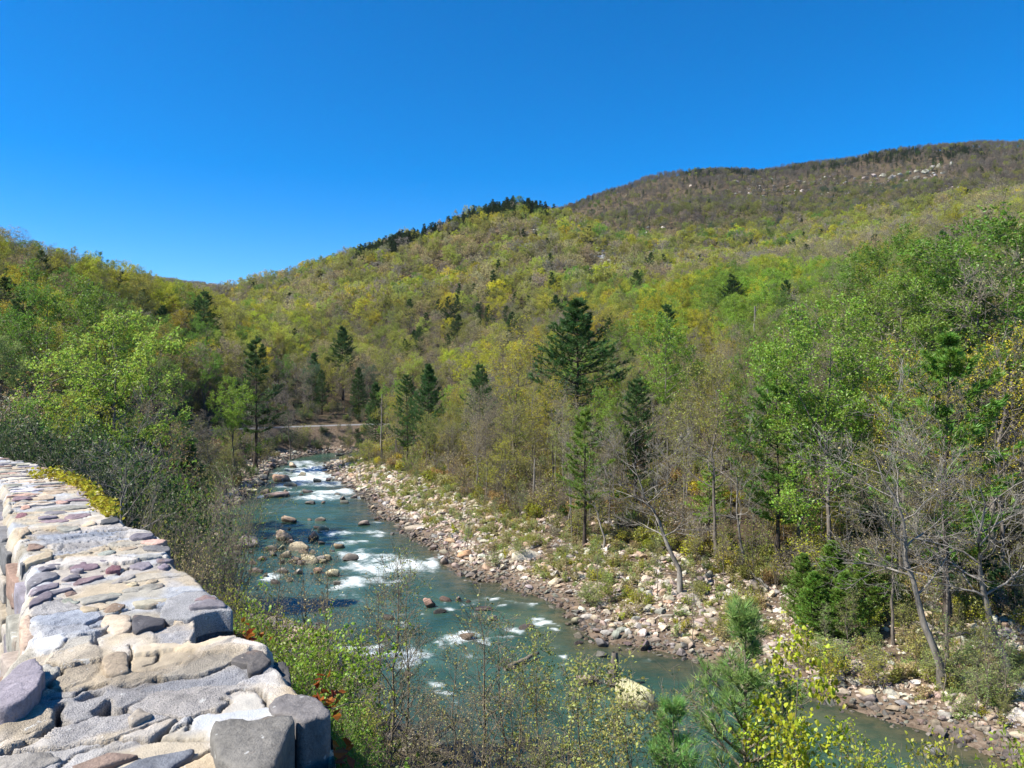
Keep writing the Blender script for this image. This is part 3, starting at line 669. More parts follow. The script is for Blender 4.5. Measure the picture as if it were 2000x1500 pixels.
# ------------------------------------------------------------------ the far forest: one mass beyond the trees that can be told apart
def far_forest():
    rng = np.random.default_rng(11)
    pts = []
    for (y0, y1, gap) in ((118, 420, 5.2), (420, 700, 6.0), (700, 1420, 6.3)):
        gx = np.arange(-1.0 * y1, 0.95 * y1, gap); gy = np.arange(y0, y1, gap)
        X, Y = np.meshgrid(gx, gy); X = X + rng.uniform(-.5, .5, X.shape) * gap; Y = Y + rng.uniform(-.5, .5, Y.shape) * gap
        pts.append(np.c_[X.ravel(), Y.ravel()])
    # the left hillside begins closer
    X, Y = np.meshgrid(np.arange(-170, -58, 5.2), np.arange(60, 152, 5.2)); X = X + rng.uniform(-2.4, 2.4, X.shape); Y = Y + rng.uniform(-2.4, 2.4, Y.shape)
    pts.append(np.c_[X.ravel(), Y.ravel()])
    n0 = sum(len(p) for p in pts)                       # further points: only the pine belts along the two crests use them
    for (x0, x1, y0, y1, gap) in ((-130, 50, 425, 600, 4.0), (200, 640, 860, 1030, 5.0)):
        X, Y = np.meshgrid(np.arange(x0, x1, gap), np.arange(y0, y1, gap)); X = X + rng.uniform(-.5, .5, X.shape) * gap; Y = Y + rng.uniform(-.5, .5, Y.shape) * gap
        pts.append(np.c_[X.ravel(), Y.ravel()])
    P = np.concatenate(pts); Z = ground(P[:, 0], P[:, 1]); belt = np.arange(len(P)) >= n0
    px = 1000 + FPX * P[:, 0] / P[:, 1]; py = HOR + FPX * (EYE - Z) / P[:, 1]
    rd, _ = _road(P[:, 0], P[:, 1]); sd = poly_sd(RIVER, P[:, 0], P[:, 1])
    ok = (px > -260) & (px < 2260) & (rd > 5.5) & (sd > 5)
    ok &= ~((P[:, 1] < np.where(P[:, 0] > 18, 120, 150)) & (P[:, 0] > -58)) & ~((P[:, 1] < 178) & (P[:, 0] > -58) & (P[:, 0] < -8))
    ok &= (P[:, 1] < 1130) | (px < 560)            # trees there are separate things
    c1 = np.interp(px, [690, 700, 800, 900, 1000, 1080, 1110], [508, 503, 470, 425, 408, 408, 420]); c2 = np.interp(px, [1090, 1250, 1400, 1600, 1800, 2000], [408, 350, 330, 315, 303, 296])
    onb = ((px > 690) & (px < 1110) & (py < c1 + 30) & (P[:, 1] < 620)) | ((px > 1330) & (px < 1930) & (py < c2 + 22) & (P[:, 1] > 700) & (fbm(P[:, 0] / 26, P[:, 1] / 26, 3, 77) > .42))
    ok &= ~belt | onb
    P, Z, px, py = P[ok], Z[ok], px[ok], py[ok]
    # drop what the hills hide: running maximum of the slope seen from the eye, per photo column
    slope = (Z + 17 - EYE) / P[:, 1]
    o = np.argsort(P[:, 1]); keep = np.ones(len(P), bool); hor = np.full(400, -9.0)
    cb = np.clip(((px + 300) / 2700 * 400).astype(int), 0, 399)
    for i in o:
        if slope[i] < hor[cb[i]] - .012: keep[i] = False
        g_ = (Z[i] - EYE) / P[i, 1]
        if g_ > hor[cb[i]]: hor[cb[i]] = g_
    P, Z, px, py = P[keep], Z[keep], px[keep], py[keep]
    D = P[:, 1]; n = len(P)
    kind = np.zeros(n, np.int32); col = np.zeros((n, 3)); scl = np.zeros((n, 3))
    big = fbm(P[:, 0] / 38, P[:, 1] / 38, 3, 71); big2 = fbm(P[:, 0] / 26, P[:, 1] / 26, 3, 77)
    # photo row of the spur's crest, column by column
    crest = np.interp(px, [430, 480, 600, 700, 800, 900, 1000, 1080, 1200, 1330], [590, 580, 545, 503, 470, 425, 408, 408, 440, 480])
    for i in range(n):
        x, y = px[i], py[i]; d = D[i]; r = rng.uniform(); h = 11.0; w = 1.0
        q = r * .62 + big[i] * .76 - .19          # patches of a kind, loosely
        pine_p = 0.03
        if d > 540 and x > 1060:                   # main mountain
            cr = np.interp(x, [1090, 1250, 1400, 1600, 1800, 2000], [408, 350, 330, 315, 303, 296])
            pine_p = .8 if (cr - 6 < y < cr + 24 and 1330 < x < 1930 and big2[i] > .40) else (.55 if x < 1240 and y < cr + 14 else .05 + .12 * (big2[i] > .62))
            low = sstep(cr + 20, cr + 130, y)
            c = MAUVE if q < .62 - .32 * low else OLIVE if q < .80 - .10 * low else TAN if q < .86 else BLUEG if (1380 < x < 1760) else GREEN
            h = rng.uniform(7.5, 11) * (1 - .2 * (1 - low)); w = 1.15
        elif x < 430 + 0 * y or (x < 560 and d < 330):      # left hillside
            pine_p = .05
            sk = y < np.interp(x, [0, 150, 300, 430], [520, 540, 585, 610])
            c = (GREY if q < .62 else TAN if q < .85 else OLIVE) if sk else (OLIVE if q < .46 else LIME if q < .56 else YELLOW if q < .60 else TAN if q < .76 else GREEN if q < .84 else GREY)
            h = rng.uniform(9, 13)
        elif d > 330 or x < 1250:                  # the spur in the middle
            near_crest = y < crest[i] + 34
            pine_p = .97 if (y < crest[i] + 30 and 690 < x < 1110) else .35 if (790 < x < 1010 and 640 < y < 700) else .10 if x > 1000 else .04
            c = TAN if q < .34 else OLIVE if q < .60 else GREY if q < .70 else YELLOW if q < .76 else LIME if q < .84 else GREEN
            h = rng.uniform(8, 12.5)
        else:                                      # right-hand shoulder
            if y - 11 * FPX / d < np.interp(x, [1250, 1500, 1700, 2000], [560, 505, 478, 452]): c = TAN if q < .52 else GREY if q < .68 else OLIVE if q < .9 else LIME
            else: c = TAN if q < .22 else OLIVE if q < .36 else LIME if q < .56 else BRIGHT if q < .80 else GREEN
            h = rng.uniform(8.5, 12)
        if rng.uniform() < pine_p:
            kind[i] = 8 + rng.integers(0, 2); c = DARKG if d > 350 else PINE; h *= (rng.uniform(.7, 1.05) if d > 350 else rng.uniform(.9, 1.3)); w = 1.6 if d > 350 else 1.25
        else:
            dense = c in (GREEN, BRIGHT, LIME, BLUEG)
            kind[i] = rng.integers(0, 4) if dense or (c in (OLIVE, YELLOW) and rng.uniform() < .55) else 4 + rng.integers(0, 4)
            w = rng.uniform(1.0, 1.35)
        k = (1.45 if x < 430 else 1.8 if d < 540 or x < 1060 else 1.15) + rng.uniform(-.5, .5) if c not in (DARKG, PINE) else 1.2; col[i] = [max(.004, v * k * (1 + rng.uniform(-.1, .1))) for v in c]
        if d < 300:      # finer shapes for the nearer part of the wood
            kind[i] = 21 + rng.integers(0, 3) if kind[i] > 7 else 10 + kind[i] if kind[i] < 4 else (14 + rng.integers(0, 4) if c not in (GREY, TAN) or rng.uniform() < .4 else 18 + rng.integers(0, 3))
        s = h / (17.0 if kind[i] > 20 else 14.0 if kind[i] > 9 else 13.0 if kind[i] < 4 else 12.0 if kind[i] < 8 else 14.0)
        scl[i] = (s * w, s * w, s)
    # bare patches: the scree below the spur's shoulder and the cliff band
    scree = (np.abs(px - 1240) < 90) & (py > 455) & (py < 545) & (rng.uniform(size=n) < .55)
    cliff = (px > 1640) & (px < 1870) & (py > 322) & (py < 362) & (D > 600) & (rng.uniform(size=n) < .6)
    k2 = ~(scree | cliff)
    P, Z, kind, col, scl = P[k2], Z[k2], kind[k2], col[k2], scl[k2]; n = len(P)
    me = bpy.data.meshes.new('distant_forest'); me.vertices.add(n)
    me.vertices.foreach_set('co', np.c_[P, Z - .3].astype(np.float32).ravel())
    color_attr(me, 'col', col)
    a = me.attributes.new('scl', 'FLOAT_VECTOR', 'POINT'); a.data.foreach_set('vector', scl.astype(np.float32).ravel())
    rot = np.zeros((n, 3)); rot[:, 2] = rng.uniform(0, 6.28, n); rot[:, :2] = rng.normal(0, .03, (n, 2))
    a = me.attributes.new('rot', 'FLOAT_VECTOR', 'POINT'); a.data.foreach_set('vector', rot.astype(np.float32).ravel())
    a = me.attributes.new('idx', 'INT', 'POINT'); a.data.foreach_set('value', kind)
    print('FAR TREES', n)
    return me
def join_two(name, wc, bark, leafm):
    W, C = wc
    V = np.concatenate(W.V + [v for v in C.V]); nW = W.n
    F = np.concatenate(W.F + [f + nW for f in C.F]); fm = np.r_[np.zeros(sum(len(f) for f in W.F)), np.ones(sum(len(f) for f in C.F))]
    me = make_mesh(name, V, F, [bark, leafm], False, fm); float_attr(me, 'lv', np.concatenate(W.A + C.A)); return me
def scatter(name, me, sources):
    """one object whose geometry nodes place copies of the source meshes on its points"""
    ob = add_obj(name, me)
    ng = bpy.data.node_groups.new(name, 'GeometryNodeTree')
    ng.interface.new_socket('Geometry', in_out='INPUT', socket_type='NodeSocketGeometry')
    ng.interface.new_socket('Geometry', in_out='OUTPUT', socket_type='NodeSocketGeometry')
    N = ng.nodes; L = ng.links
    gi = N.new('NodeGroupInput'); go = N.new('NodeGroupOutput'); iop = N.new('GeometryNodeInstanceOnPoints')
    jn = N.new('GeometryNodeJoinGeometry')
    for so_ in reversed(sources):      # the join node lists its last link first
        oi = N.new('GeometryNodeObjectInfo'); oi.inputs['Object'].default_value = so_; oi.inputs['As Instance'].default_value = True
        L.new(oi.outputs['Geometry'], jn.inputs[0])
    def named(n_, t_):
        a = N.new('GeometryNodeInputNamedAttribute'); a.data_type = t_; a.inputs['Name'].default_value = n_; return a.outputs[0]
    L.new(gi.outputs[0], iop.inputs['Points']); L.new(jn.outputs[0], iop.inputs['Instance'])
    iop.inputs['Pick Instance'].default_value = True
    L.new(named('idx', 'INT'), iop.inputs['Instance Index']); L.new(named('scl', 'FLOAT_VECTOR'), iop.inputs['Scale'])
    e2r = N.new('FunctionNodeEulerToRotation'); L.new(named('rot', 'FLOAT_VECTOR'), e2r.inputs[0]); L.new(e2r.outputs[0], iop.inputs['Rotation'])
    L.new(iop.outputs[0], go.inputs[0])
    md = ob.modifiers.new('scatter', 'NODES'); md.node_group = ng
    return ob
far_src = []
for i, (k, wc) in enumerate(FAR):
    me = join_two('far_tree', wc, M_PINEBARK if k == 'pine' else M_BARK, M_NEEDLE if k == 'pine' else M_LEAF)
    far_src.append(bpy.data.objects.new('far_tree_source', me))
for k in ['green%d' % i for i in range(4)] + ['bud%d' % i for i in range(4)] + ['bare%d' % i for i in range(3)] + ['pine0', 'pine1', 'pine2']:
    far_src.append(bpy.data.objects.new('far_tree_source', join_two('far_tree', KD[k].wc, *KD[k].mats)))
ff = scatter('distant_forest', far_forest(), far_src)
tag(ff, 'spring forest of tan, olive and green trees covering the far slopes', 'forest', kind='stuff')

# ------------------------------------------------------------------ trees one can tell apart
LAND = []          # landmarks for labels: (words, photo x, photo y)
TREES = []         # trunk positions already taken: (x, y, radius)
def _nm(kind, name): return {'bud': 'budding_tree', 'bar': 'bare_tree'}.get(kind[:3], name) if name == 'broadleaf_tree' else name
def hero(kind, px, D, top, col, label, name='tree', cat='tree', wide=1.0, mark=None, rotz=None, tilt=(0, 0), group=None, r=2.0, dz=0.0):
    x = (px - 1000.0) * D / FPX; z = gz(x, D) + dz
    h = max(.6, EYE + (HOR - top) * D / FPX - z)
    e = plant(KD[kind], _nm(kind, name), (x, D, z), h, label, cat, vary(col, .05), group, rotz, wide, tilt)
    TREES.append((x, D, r))
    if mark: LAND.append((mark, px, (top + proj(x, D, z)[1]) / 2))
    return e
T1 = 'broadleaf_tree'; TP = 'pine_tree'; TB = 'bare_tree'
# right bank
hero('pine2', 1125, 88, 588, PINE, 'largest dark pine with broad ragged boughs above the middle of the right bank', TP, 'pine', 1.4, 'the largest dark pine')
hero('pineL', 1850, 43, 664, (.12, .20, .03), 'sunlit pine with layered fresh green boughs near the right edge of the picture', TP, 'pine', 1.2, 'the layered sunlit pine')
hero('pineL', 1520, 54, 735, (.11, .19, .03), 'pine with open flat boughs left of the tall light green tree', TP, 'pine', 1.1, 'the open flat-boughed pine')
hero('pine0', 937, 100, 708, PINE, 'small dark pine with bare lower trunk among yellow oaks', TP, 'pine', 1.1, 'the small dark pine')
hero('pine2', 838, 108, 716, PINE, 'bushy dark pine above the river bend, right one of a close pair', TP, 'pine', .9, 'the close pair of pines')
hero('pine0', 795, 112, 728, PINE, 'bushy dark pine above the river bend, left one of a close pair', TP, 'pine', 1.1)
hero('pine0', 1242, 72, 735, PINE, 'narrow tiered pine on the wooded bank right of the largest pine', TP, 'pine', 1.15, 'the narrow tiered pine')
hero('pine1', 1142, 62, 800, PINEL, 'thin pine with soft hanging tufts in front of the largest dark pine', TP, 'pine', 1.25, 'the thin pine')
hero('pine0', 1300, 112, 590, PINE, 'dark pine rising above the green trees on the shoulder', TP, 'pine', 1.1, 'the dark pine on the shoulder')
hero('pine1', 1385, 60, 905, BRIGHT, 'short bright green pine above the bare leaning sycamore', TP, 'pine', 1.5)
hero('green0', 1625, 50, 655, BRIGHT, 'tall light green tree with straight dark trunk, mid right bank', T1, 'tree', 1.05, 'the tall light green tree')
hero('green1', 1560, 56, 690, BRIGHT, 'light green tree overlapping the tall light green tree from its left', T1, 'tree', 1.0)
hero('green2', 1905, 84, 485, GREEN, 'rich green round tree high on the right shoulder', T1, 'tree', 1.25, 'the rich green round tree')
hero('green3', 1990, 80, 470, GREEN, 'rich green tree cut by the right edge of the picture', T1, 'tree', 1.2, 'the green tree at the right edge')
hero('green1', 1715, 90, 492, GREEN, 'dark-limbed leafy green tree standing left of the rich green round tree', T1, 'tree', 1.25, 'the dark-limbed leafy tree')
hero('green0', 1815, 94, 520, BRIGHT, 'leafy green tree between the dark-limbed tree and the rich green round tree', T1, 'tree', 1.2)
hero('green3', 1760, 74, 590, BRIGHT, 'leafy green tree below the dark-limbed tree', T1, 'tree', 1.1)
hero('green2', 1300, 84, 640, BRIGHT, 'bright green tree with forked dark trunk right of the largest pine', T1, 'tree', 1.0, 'the forked bright green tree')
hero('bare0', 1580, 78, 620, TAN, 'round tan budding tree left above the tall light green tree', T1, 'tree', 1.2, 'the round tan tree')
hero('bare1', 1935, 62, 618, TAN, 'broad tan budding tree above the layered sunlit pine', T1, 'tree', 1.35, 'the broad tan tree')
hero('bare2', 1965, 118, 392, TAN, 'wide tan bare crown against the upper slope by the right edge', T1, 'tree', 1.3, 'the wide bare crown high on the right')
hero('bare0', 1860, 124, 418, TAN, 'tan bare crown left of the wide bare crown high on the right', T1, 'tree', 1.2)
hero('bud0', 1762, 48, 715, GOLD, 'golden leafing tree just left of the layered sunlit pine', T1, 'tree', .75, 'the golden tree')
hero('bud1', 1945, 56, 690, GOLD, 'golden leafing tree behind the layered sunlit pine', T1, 'tree', .85)
hero('bud2', 1400, 56, 735, OLIVE, 'budding tree with hooked dark boughs above the bare sycamore', T1, 'tree', 1.1, 'the tree with hooked boughs', dz=0)
hero('bud3', 1000, 92, 668, YELLOW, 'round yellow-tan oak left of the largest dark pine', T1, 'tree', 1.25, 'the round yellow-tan oak')
hero('bud1', 925, 92, 830, YELLOW, 'yellow oak below the small dark pine', T1, 'tree', 1.2, 'the low yellow oak')
hero('bud0', 1010, 80, 800, OLIVE, 'olive budding oak with pale twisted limbs below the round yellow-tan oak', T1, 'tree', 1.2)
hero('bud2', 985, 76, 868, GOLD, 'small golden oak with arched dark trunk by the pale dead stem', T1, 'tree', 1.2, 'the small golden oak')
hero('bud3', 775, 118, 775, YELLOW, 'slim yellow tree at the head of the stony bar', T1, 'tree', .9, 'the slim yellow tree')
hero('bare1', 1850, 38.5, 830, GOLD, 'thick grey trunk with thin yellowish crown beside the leaning twin sycamore', T1, 'tree', .75, 'the thick grey trunk')
hero('syc0', 1328, 50, 888, TAN, 'pale bare sycamore with wide reaching limbs above the boulder bar', TB, 'tree', 1.25, 'the wide bare sycamore', rotz=2.6)
hero('syc1', 1838, 36.5, 845, TAN, 'leaning bare sycamore with white limbs at the edge of the boulders', TB, 'tree', .95, 'the leaning sycamore', rotz=.3, tilt=(0, -.16))
hero('syc0', 1962, 37, 905, TAN, 'tangled white bare tree near the right edge above the bar', TB, 'tree', 1.15, 'the tangled white tree', rotz=3.5)
hero('syc1', 1450, 53, 880, TAN, 'bare grey tree with thin crooked trunk right of the wide bare sycamore', TB, 'tree', .8, None, rotz=1.2)
hero('syc0', 1180, 60, 935, TAN, 'small bare tree with spreading pale twigs at the forest edge below the thin pine', TB, 'tree', 1.1, None, rotz=2.2)
hero('bare2', 1745, 41, 930, TAN, 'bare tree with many fine grey twigs right of the dark hemlock thicket', TB, 'tree', 1.0, None)
for px, D, top, w in ((1570, 45, 1085, 1.2), (1625, 46, 1060, 1.2), (1690, 44, 1075, 1.3), (1735, 45, 1090, 1.2), (1650, 42, 1120, 1.25), (1590, 42.5, 1120, 1.2)):
    hero('hem1', px, D, top, (0.115, 0.185, 0.028), 'low fresh green hemlock at px %d' % px, 'hemlock', 'hemlock', w, group='low hemlocks behind the boulders', r=1)
LAND.append(('the hemlock thicket', 1650, 1130))
for px, D, top, w in ((1815, 52, 1010, 1.5), (1900, 50, 1030, 1.6), (1700, 58, 985, 1.4), (1320, 60, 1010, 1.5), (1250, 64, 1030, 1.5), (1960, 46, 1110, 1.3), (1110, 70, 990, 1.3)):
    hero('hem0', px, D, top, PINE, 'dark hemlock at px %d' % px, 'hemlock', 'hemlock', w, group='dark hemlocks in the understorey', r=1.2)
# left bank and left hillside
hero('pale0', 232, 27, 655, (0.225, 0.285, 0.045), 'tall pale green tree lit from above behind the end of the wall', T1, 'tree', 1.0, 'the tall pale green tree', rotz=.6)
hero('syc1', 238, 8.2, 862, TAN, 'small leaning bare tree with light grey trunk just behind the wall', TB, 'tree', .8, 'the leaning grey tree behind the wall', rotz=2.9)
hero('pine1', 500, 118, 660, PINE, 'ragged dark pine with drooping right side above the far road', TP, 'pine', 1.3, 'the ragged pine above the far road')
hero('pine0', 398, 186, 566, PINE, 'lone dark pine on the saddle at the left skyline', TP, 'pine', 1.4, 'the lone pine on the saddle')
hero('green0', 457, 104, 762, BRIGHT, 'round bright green tree beside the far road', T1, 'tree', 1.0, 'the round tree by the far road')
hero('green1', 92, 72, 566, GREEN, 'rounded green tree on the left hillside, left one of two', T1, 'tree', 1.1, 'the two green trees on the left hillside')
hero('green2', 188, 68, 578, GREEN, 'rounded green tree on the left hillside, right one of two', T1, 'tree', 1.0)
hero('pale0', 2, 30, 655, SAGE, 'pale leafy tree cut by the left edge of the picture', T1, 'tree', .8, 'the pale tree at the left edge')
hero('bud1', 128, 25, 792, LIME, 'yellow-green leafy tree left of the tall pale green tree', T1, 'tree', 1.1, 'the yellow-green tree behind the wall')
hero('bare1', 292, 26, 850, RUSSET, 'reddish-brown twiggy tree right of the tall pale green tree', T1, 'tree', 1.1, 'the reddish twiggy tree')
hero('bare2', 405, 92, 832, GREY, 'silvery bare tree with fine twigs at the left river bank', TB, 'tree', 1.2, 'the silvery bare tree')
hero('syc0', 492, 124, 803, TAN, 'white dead snag leaning beside the far road', TB, 'tree', .6, 'the white snag by the far road', rotz=2)
hero('syc1', 522, 128, 795, TAN, 'pale dead tree right of the white snag by the far road', TB, 'tree', .6)
hero('bare0', 565, 132, 740, GREY, 'tall thin pale-trunked tree below the far road', TB, 'tree', .8)
hero('green1', 610, 172, 715, BLUEG, 'blue-green tree standing on the hill side of the far road', T1, 'tree', 1.0, 'the blue-green tree by the far road')
hero('green3', 715, 176, 722, BLUEG, 'grey-green leafy tree above the right end of the far road', T1, 'tree', 1.1)
hero('pine2', 670, 190, 640, PINE, 'dark pine on the slope above the river bend', TP, 'pine', 1.1, 'the pine above the river bend')

# the pale dead stem on the right bank, a thing without a crown
def snag(px, D, top, w, label, tilt=(0, 0)):
    x = (px - 1000.0) * D / FPX; z = gz(x, D); h = EYE + (HOR - top) * D / FPX - z
    rng = np.random.default_rng(int(px)); M = Mesh3(); P, R = trunk_line(h, w, 10, rng, .02, tilt, tip=.45); tubes(M, P, R, 7)
    P1, R1 = grow(P, R, 6, .35, .98, lambda t: .12 * h + 0 * t, 60, .1, 4, rng, .5, .2, .3); tubes(M, P1, R1, 4)
    e = empty('dead_tree', (x, D, z)); tag(e, label, 'dead tree'); add_obj('trunk', M.build('dead_stem', M_PALE), e)
    TREES.append((x, D, 1))
snag(1040, 74, 895, .14, 'slim white dead stem at the forest edge beside the small golden oak', (.03, 0)); LAND.append(('the white dead stem', 1042, 960))
snag(170, 150, 545, .35, 'broken white snag among olive trees high on the left hillside'); LAND.append(('the white snag on the left hillside', 168, 560))
snag(1478, 120, 598, .28, 'white broken trunk among green trees on the right shoulder', (.02, 0))
snag(745, 122, 770, .16, 'dead grey pole above the head of the stony bar')

LAND += [('the far rapids', 610, 925), ('the near rapids', 760, 1110), ('the head of the stony bar', 700, 920), ('the far road', 600, 835), ('the river bend', 680, 880), ('the boulder bar', 1350, 1180), ('the far end of the wall', 60, 900)]
USED = set()
def place_words(px, py, D, noun):
    L = sorted(LAND, key=lambda l: (l[1] - px) ** 2 + (l[2] - py) ** 2)
    def side(l):
        dx, dy = px - l[1], py - l[2]
        if abs(dx) > 1.3 * abs(dy): return 'left of' if dx < 0 else 'right of'
        return ('up left of' if dx < -20 else 'up right of' if dx > 20 else 'straight above') if dy < 0 else ('down left of' if dx < -20 else 'down right of' if dx > 20 else 'straight below')
    for pre in ('', 'tall ', 'small ', 'slender ') [:1]:
        for l in L[:5]:
            s = noun + ' ' + side(l) + ' ' + l[0]
            if s not in USED: USED.add(s); return s
        for a in range(4):
            for b in range(a + 1, 6):
                s = noun + ' between ' + L[a][0] + ' and ' + L[b][0]
                if s not in USED: USED.add(s); return s
    return noun + ' ' + side(L[0]) + ' ' + L[0][0]
def relabel(o, noun, px, py, D): o['label'] = ' '.join(place_words(px, py, D, noun).split()[:16])
for o in list(bpy.data.objects):
    l = o.get('label', '')
    if isinstance(l, str) and ' at px ' in l:
        p = proj(*o.location); relabel(o, l.split(' at px ')[0], p[0], p[1] - 40, o.location.y)

PROT = [(1850, 43, 150, 660, 1100), (1520, 54, 90, 730, 960), (1125, 88, 85, 590, 770), (937, 100, 60, 705, 800), (838, 108, 60, 715, 850), (795, 112, 50, 730, 850), (1242, 72, 55, 735, 850), (1142, 62, 55, 800, 950), (1625, 50, 75, 655, 1000), (500, 118, 60, 660, 780),
        (398, 186, 40, 566, 620), (457, 104, 45, 760, 850), (1328, 50, 110, 890, 1130), (1838, 36.5, 110, 850, 1270), (1775, 48, 50, 700, 900), (985, 76, 40, 868, 960), (1040, 74, 20, 895, 1000), (1400, 56, 60, 735, 900), (232, 27, 140, 655, 900), (1385, 60, 40, 905, 980), (560, 155, 180, 815, 850), (1905, 84, 70, 478, 620), (1715, 90, 70, 492, 620), (1650, 45, 110, 1060, 1180), (188, 68, 60, 578, 680), (92, 72, 60, 566, 680)]
def hides(px, py, y, h):
    cw = FPX * 3.2 / y; top = py - FPX * h / y
    return any(y < D and abs(px - a) < w_ * .8 + cw * .75 and top < t0 + .6 * (t1 - t0) and py > t0 for a, D, w_, t0, t1 in PROT)
def fill(n_try, xr, yr, gap, chooser, seed):
    rng = random.Random(seed); made = 0
    xs = np.array([rng.uniform(*xr) for _ in range(n_try)]); ys = np.array([rng.uniform(*yr) for _ in range(n_try)])
    zs = ground(xs, ys); sd = poly_sd(RIVER, xs, ys); rd, _ = _road(xs, ys)
    for x, y, z, s, r in zip(xs, ys, zs, sd, rd):
        if r < 4.2: continue
        px, py = proj(x, y, z)
        if not (-120 < px < 2130): continue
        c = chooser(x, y, z, px, py, s, rng)
        if c is None: continue
        g_ = gap * c.get('gap', 1)
        if any((x - a) ** 2 + (y - b) ** 2 < (g_ * .5 + rr * .6) ** 2 for a, b, rr in TREES): continue
        k = rng.choice(c['kinds']); h = rng.uniform(*c['h'])
        if hides(px, py, y, h): continue
        TREES.append((x, y, g_ * .5)); made += 1
        o = plant(KD[k], c['name'], (x, y, z), h, None, c['cat'], vary(c['col']), c['group'], rng.uniform(0, 6.28), rng.uniform(.85, 1.12))
        adj = 'tall ' if h > c['h'][0] + .66 * (c['h'][1] - c['h'][0]) else 'low ' if h < c['h'][0] + .33 * (c['h'][1] - c['h'][0]) else ''
        relabel(o, adj + CNAME[c['col']] + ' ' + c['noun'], px, py - FPX * h * .6 / y, y)
    return made
GR, BU, BA = ['green%d' % i for i in range(4)], ['bud%d' % i for i in range(4)], ['bare%d' % i for i in range(3)]
def right_bank(x, y, z, px, py, s, rng):
    if s < (11 if px > 1150 else 9) or px < 690: return None
    r = rng.random()
    hi = y > 85 or px > 1500
    if r < .06: return dict(kinds=['pine0', 'pine1'], col=PINE, h=(10, 16), name=TP, cat='pine', noun='pine', group='trees of the right bank wood')
    if px > 1430 and py < 1010 and y > 60:
        col = TAN if r < .28 else BRIGHT if r < .55 else GREEN if r < .66 else LIME if r < .8 else OLIVE
    else:
        col = TAN if r < .34 else OLIVE if r < .58 else YELLOW if r < .70 else GOLD if r < .75 else LIME if r < .84 else GREY if r < .94 else BRIGHT
    kinds = GR if col in (BRIGHT, GREEN) else BU if col in (OLIVE, YELLOW, LIME, GOLD) else BA
    nm = T1 if kinds is GR else 'budding_tree' if kinds is BU else TB
    if y < 84 and rng.random() < .42:
        return dict(kinds=['pole0', 'pole1', 'pole2'], col=rng.choice([TAN, OLIVE, LIME, TAN]), h=(7, 11.5), gap=.62, name='slim_tree', cat='tree', noun='slim pale-stemmed tree', group='slim trees at the edge of the right bank wood')
    noun = 'leafy tree' if col in (BRIGHT, GREEN) else 'budding tree' if kinds is BU else 'nearly bare tree'
    return dict(kinds=kinds, col=col, h=(6.8, 11.0) if y > 60 else (6.0, 9.5), name=nm, cat='tree', noun=noun, group='trees of the right bank wood')
def left_bank(x, y, z, px, py, s, rng):
    if s < 2.5 or x > -20 or y < 40: return None
    r = rng.random()
    col = OLIVE if r < .30 else RUSSET if r < .40 else GREY if r < .50 else GREEN if r < .58 else TAN if r < .72 else LIME if r < .88 else DARKG
    if col is DARKG: return dict(kinds=['pine0', 'hem0'], col=PINE, h=(9, 15), name=TP, cat='pine', noun='evergreen', group='trees of the left bank')
    near_river = s < 10 or z < 5.5
    kinds = GR if col is GREEN else BU if col in (OLIVE, LIME) else BA
    nm = T1 if kinds is GR else 'budding_tree' if kinds is BU else TB
    return dict(kinds=kinds, col=col, h=(3, 5.5) if near_river else (6.5, 10.5), name=nm, cat='tree', noun='leafy tree' if col is GREEN else 'budding tree' if kinds is BU else 'nearly bare tree', group='trees of the left bank')
a = fill(4600, (-24, 92), (44, 150), 3.25, right_bank, 5)
c_ = fill(700, (14, 70), (78, 128), 3.0, right_bank, 15)
b = fill(1300, (-58, -8), (40, 178), 4.6, left_bank, 6)
print('FILL', a, b)
# ------------------------------------------------------------------ the stone parapet beside the road
WTOP = 15.1
def wl(px, py, dz=0.0):
    """photo pixel on the wall's top (or dz above it) -> along and across the wall"""
    x, y = ONZ(px, py, WTOP + dz)
    d = np.array([x, y]) - WALL_P
    return float(d @ WALL_DIR), float(d @ WALL_N)
def wxyz(u, v, z=0.0):
    p = WALL_P + np.outer(u, WALL_DIR) + np.outer(v, WALL_N)
    return np.c_[p, np.broadcast_to(WTOP + np.asarray(z), (len(p),))]
CROPS = {'A': (0, 880, 5.172), 'B': (0, 1150, 4.285), 'C': (300, 1150, 4.287)}
def cp(c, pts):
    ox, oy, s = CROPS[c]; return [(ox + x / s, oy + y / s) for x, y in pts]
RE = [(0, 893), (60, 905), (100, 918), (150, 938), (170, 955), (182, 968), (215, 990), (235, 1005), (246, 1028), (300, 1036), (322, 1052), (345, 1098), (375, 1118), (392, 1132),
      (410, 1150), (428, 1166), (452, 1188), (456, 1200), (470, 1240), (528, 1262), (536, 1285), (556, 1300), (570, 1335), (600, 1356), (632, 1372), (640, 1400), (640, 1440), (640, 1500), (640, 1540)]
LE = [(0, 950), (8, 962), (10, 1000), (20, 1040), (36, 1066), (40, 1092), (54, 1112), (52, 1150), (42, 1168), (40, 1210), (46, 1245), (40, 1275), (10, 1300), (-20, 1340), (-70, 1400), (-140, 1500)]
RUV = np.array(sorted(wl(*p) for p in RE)); LUV = np.array(sorted(wl(*p) for p in LE))
U0, U1 = -1.75, 11.0
def vR(u): return np.interp(u, RUV[:, 0], RUV[:, 1], left=RUV[0, 1], right=RUV[-1, 1]) + (fbm(u * 9, u * 0 + 3.1, 3, 81) - .5) * .03
def vL(u): return np.interp(u, LUV[:, 0], LUV[:, 1], left=-.75, right=LUV[-1, 1]) + (fbm(u * 7, u * 0 + 9.1, 3, 83) - .5) * .03
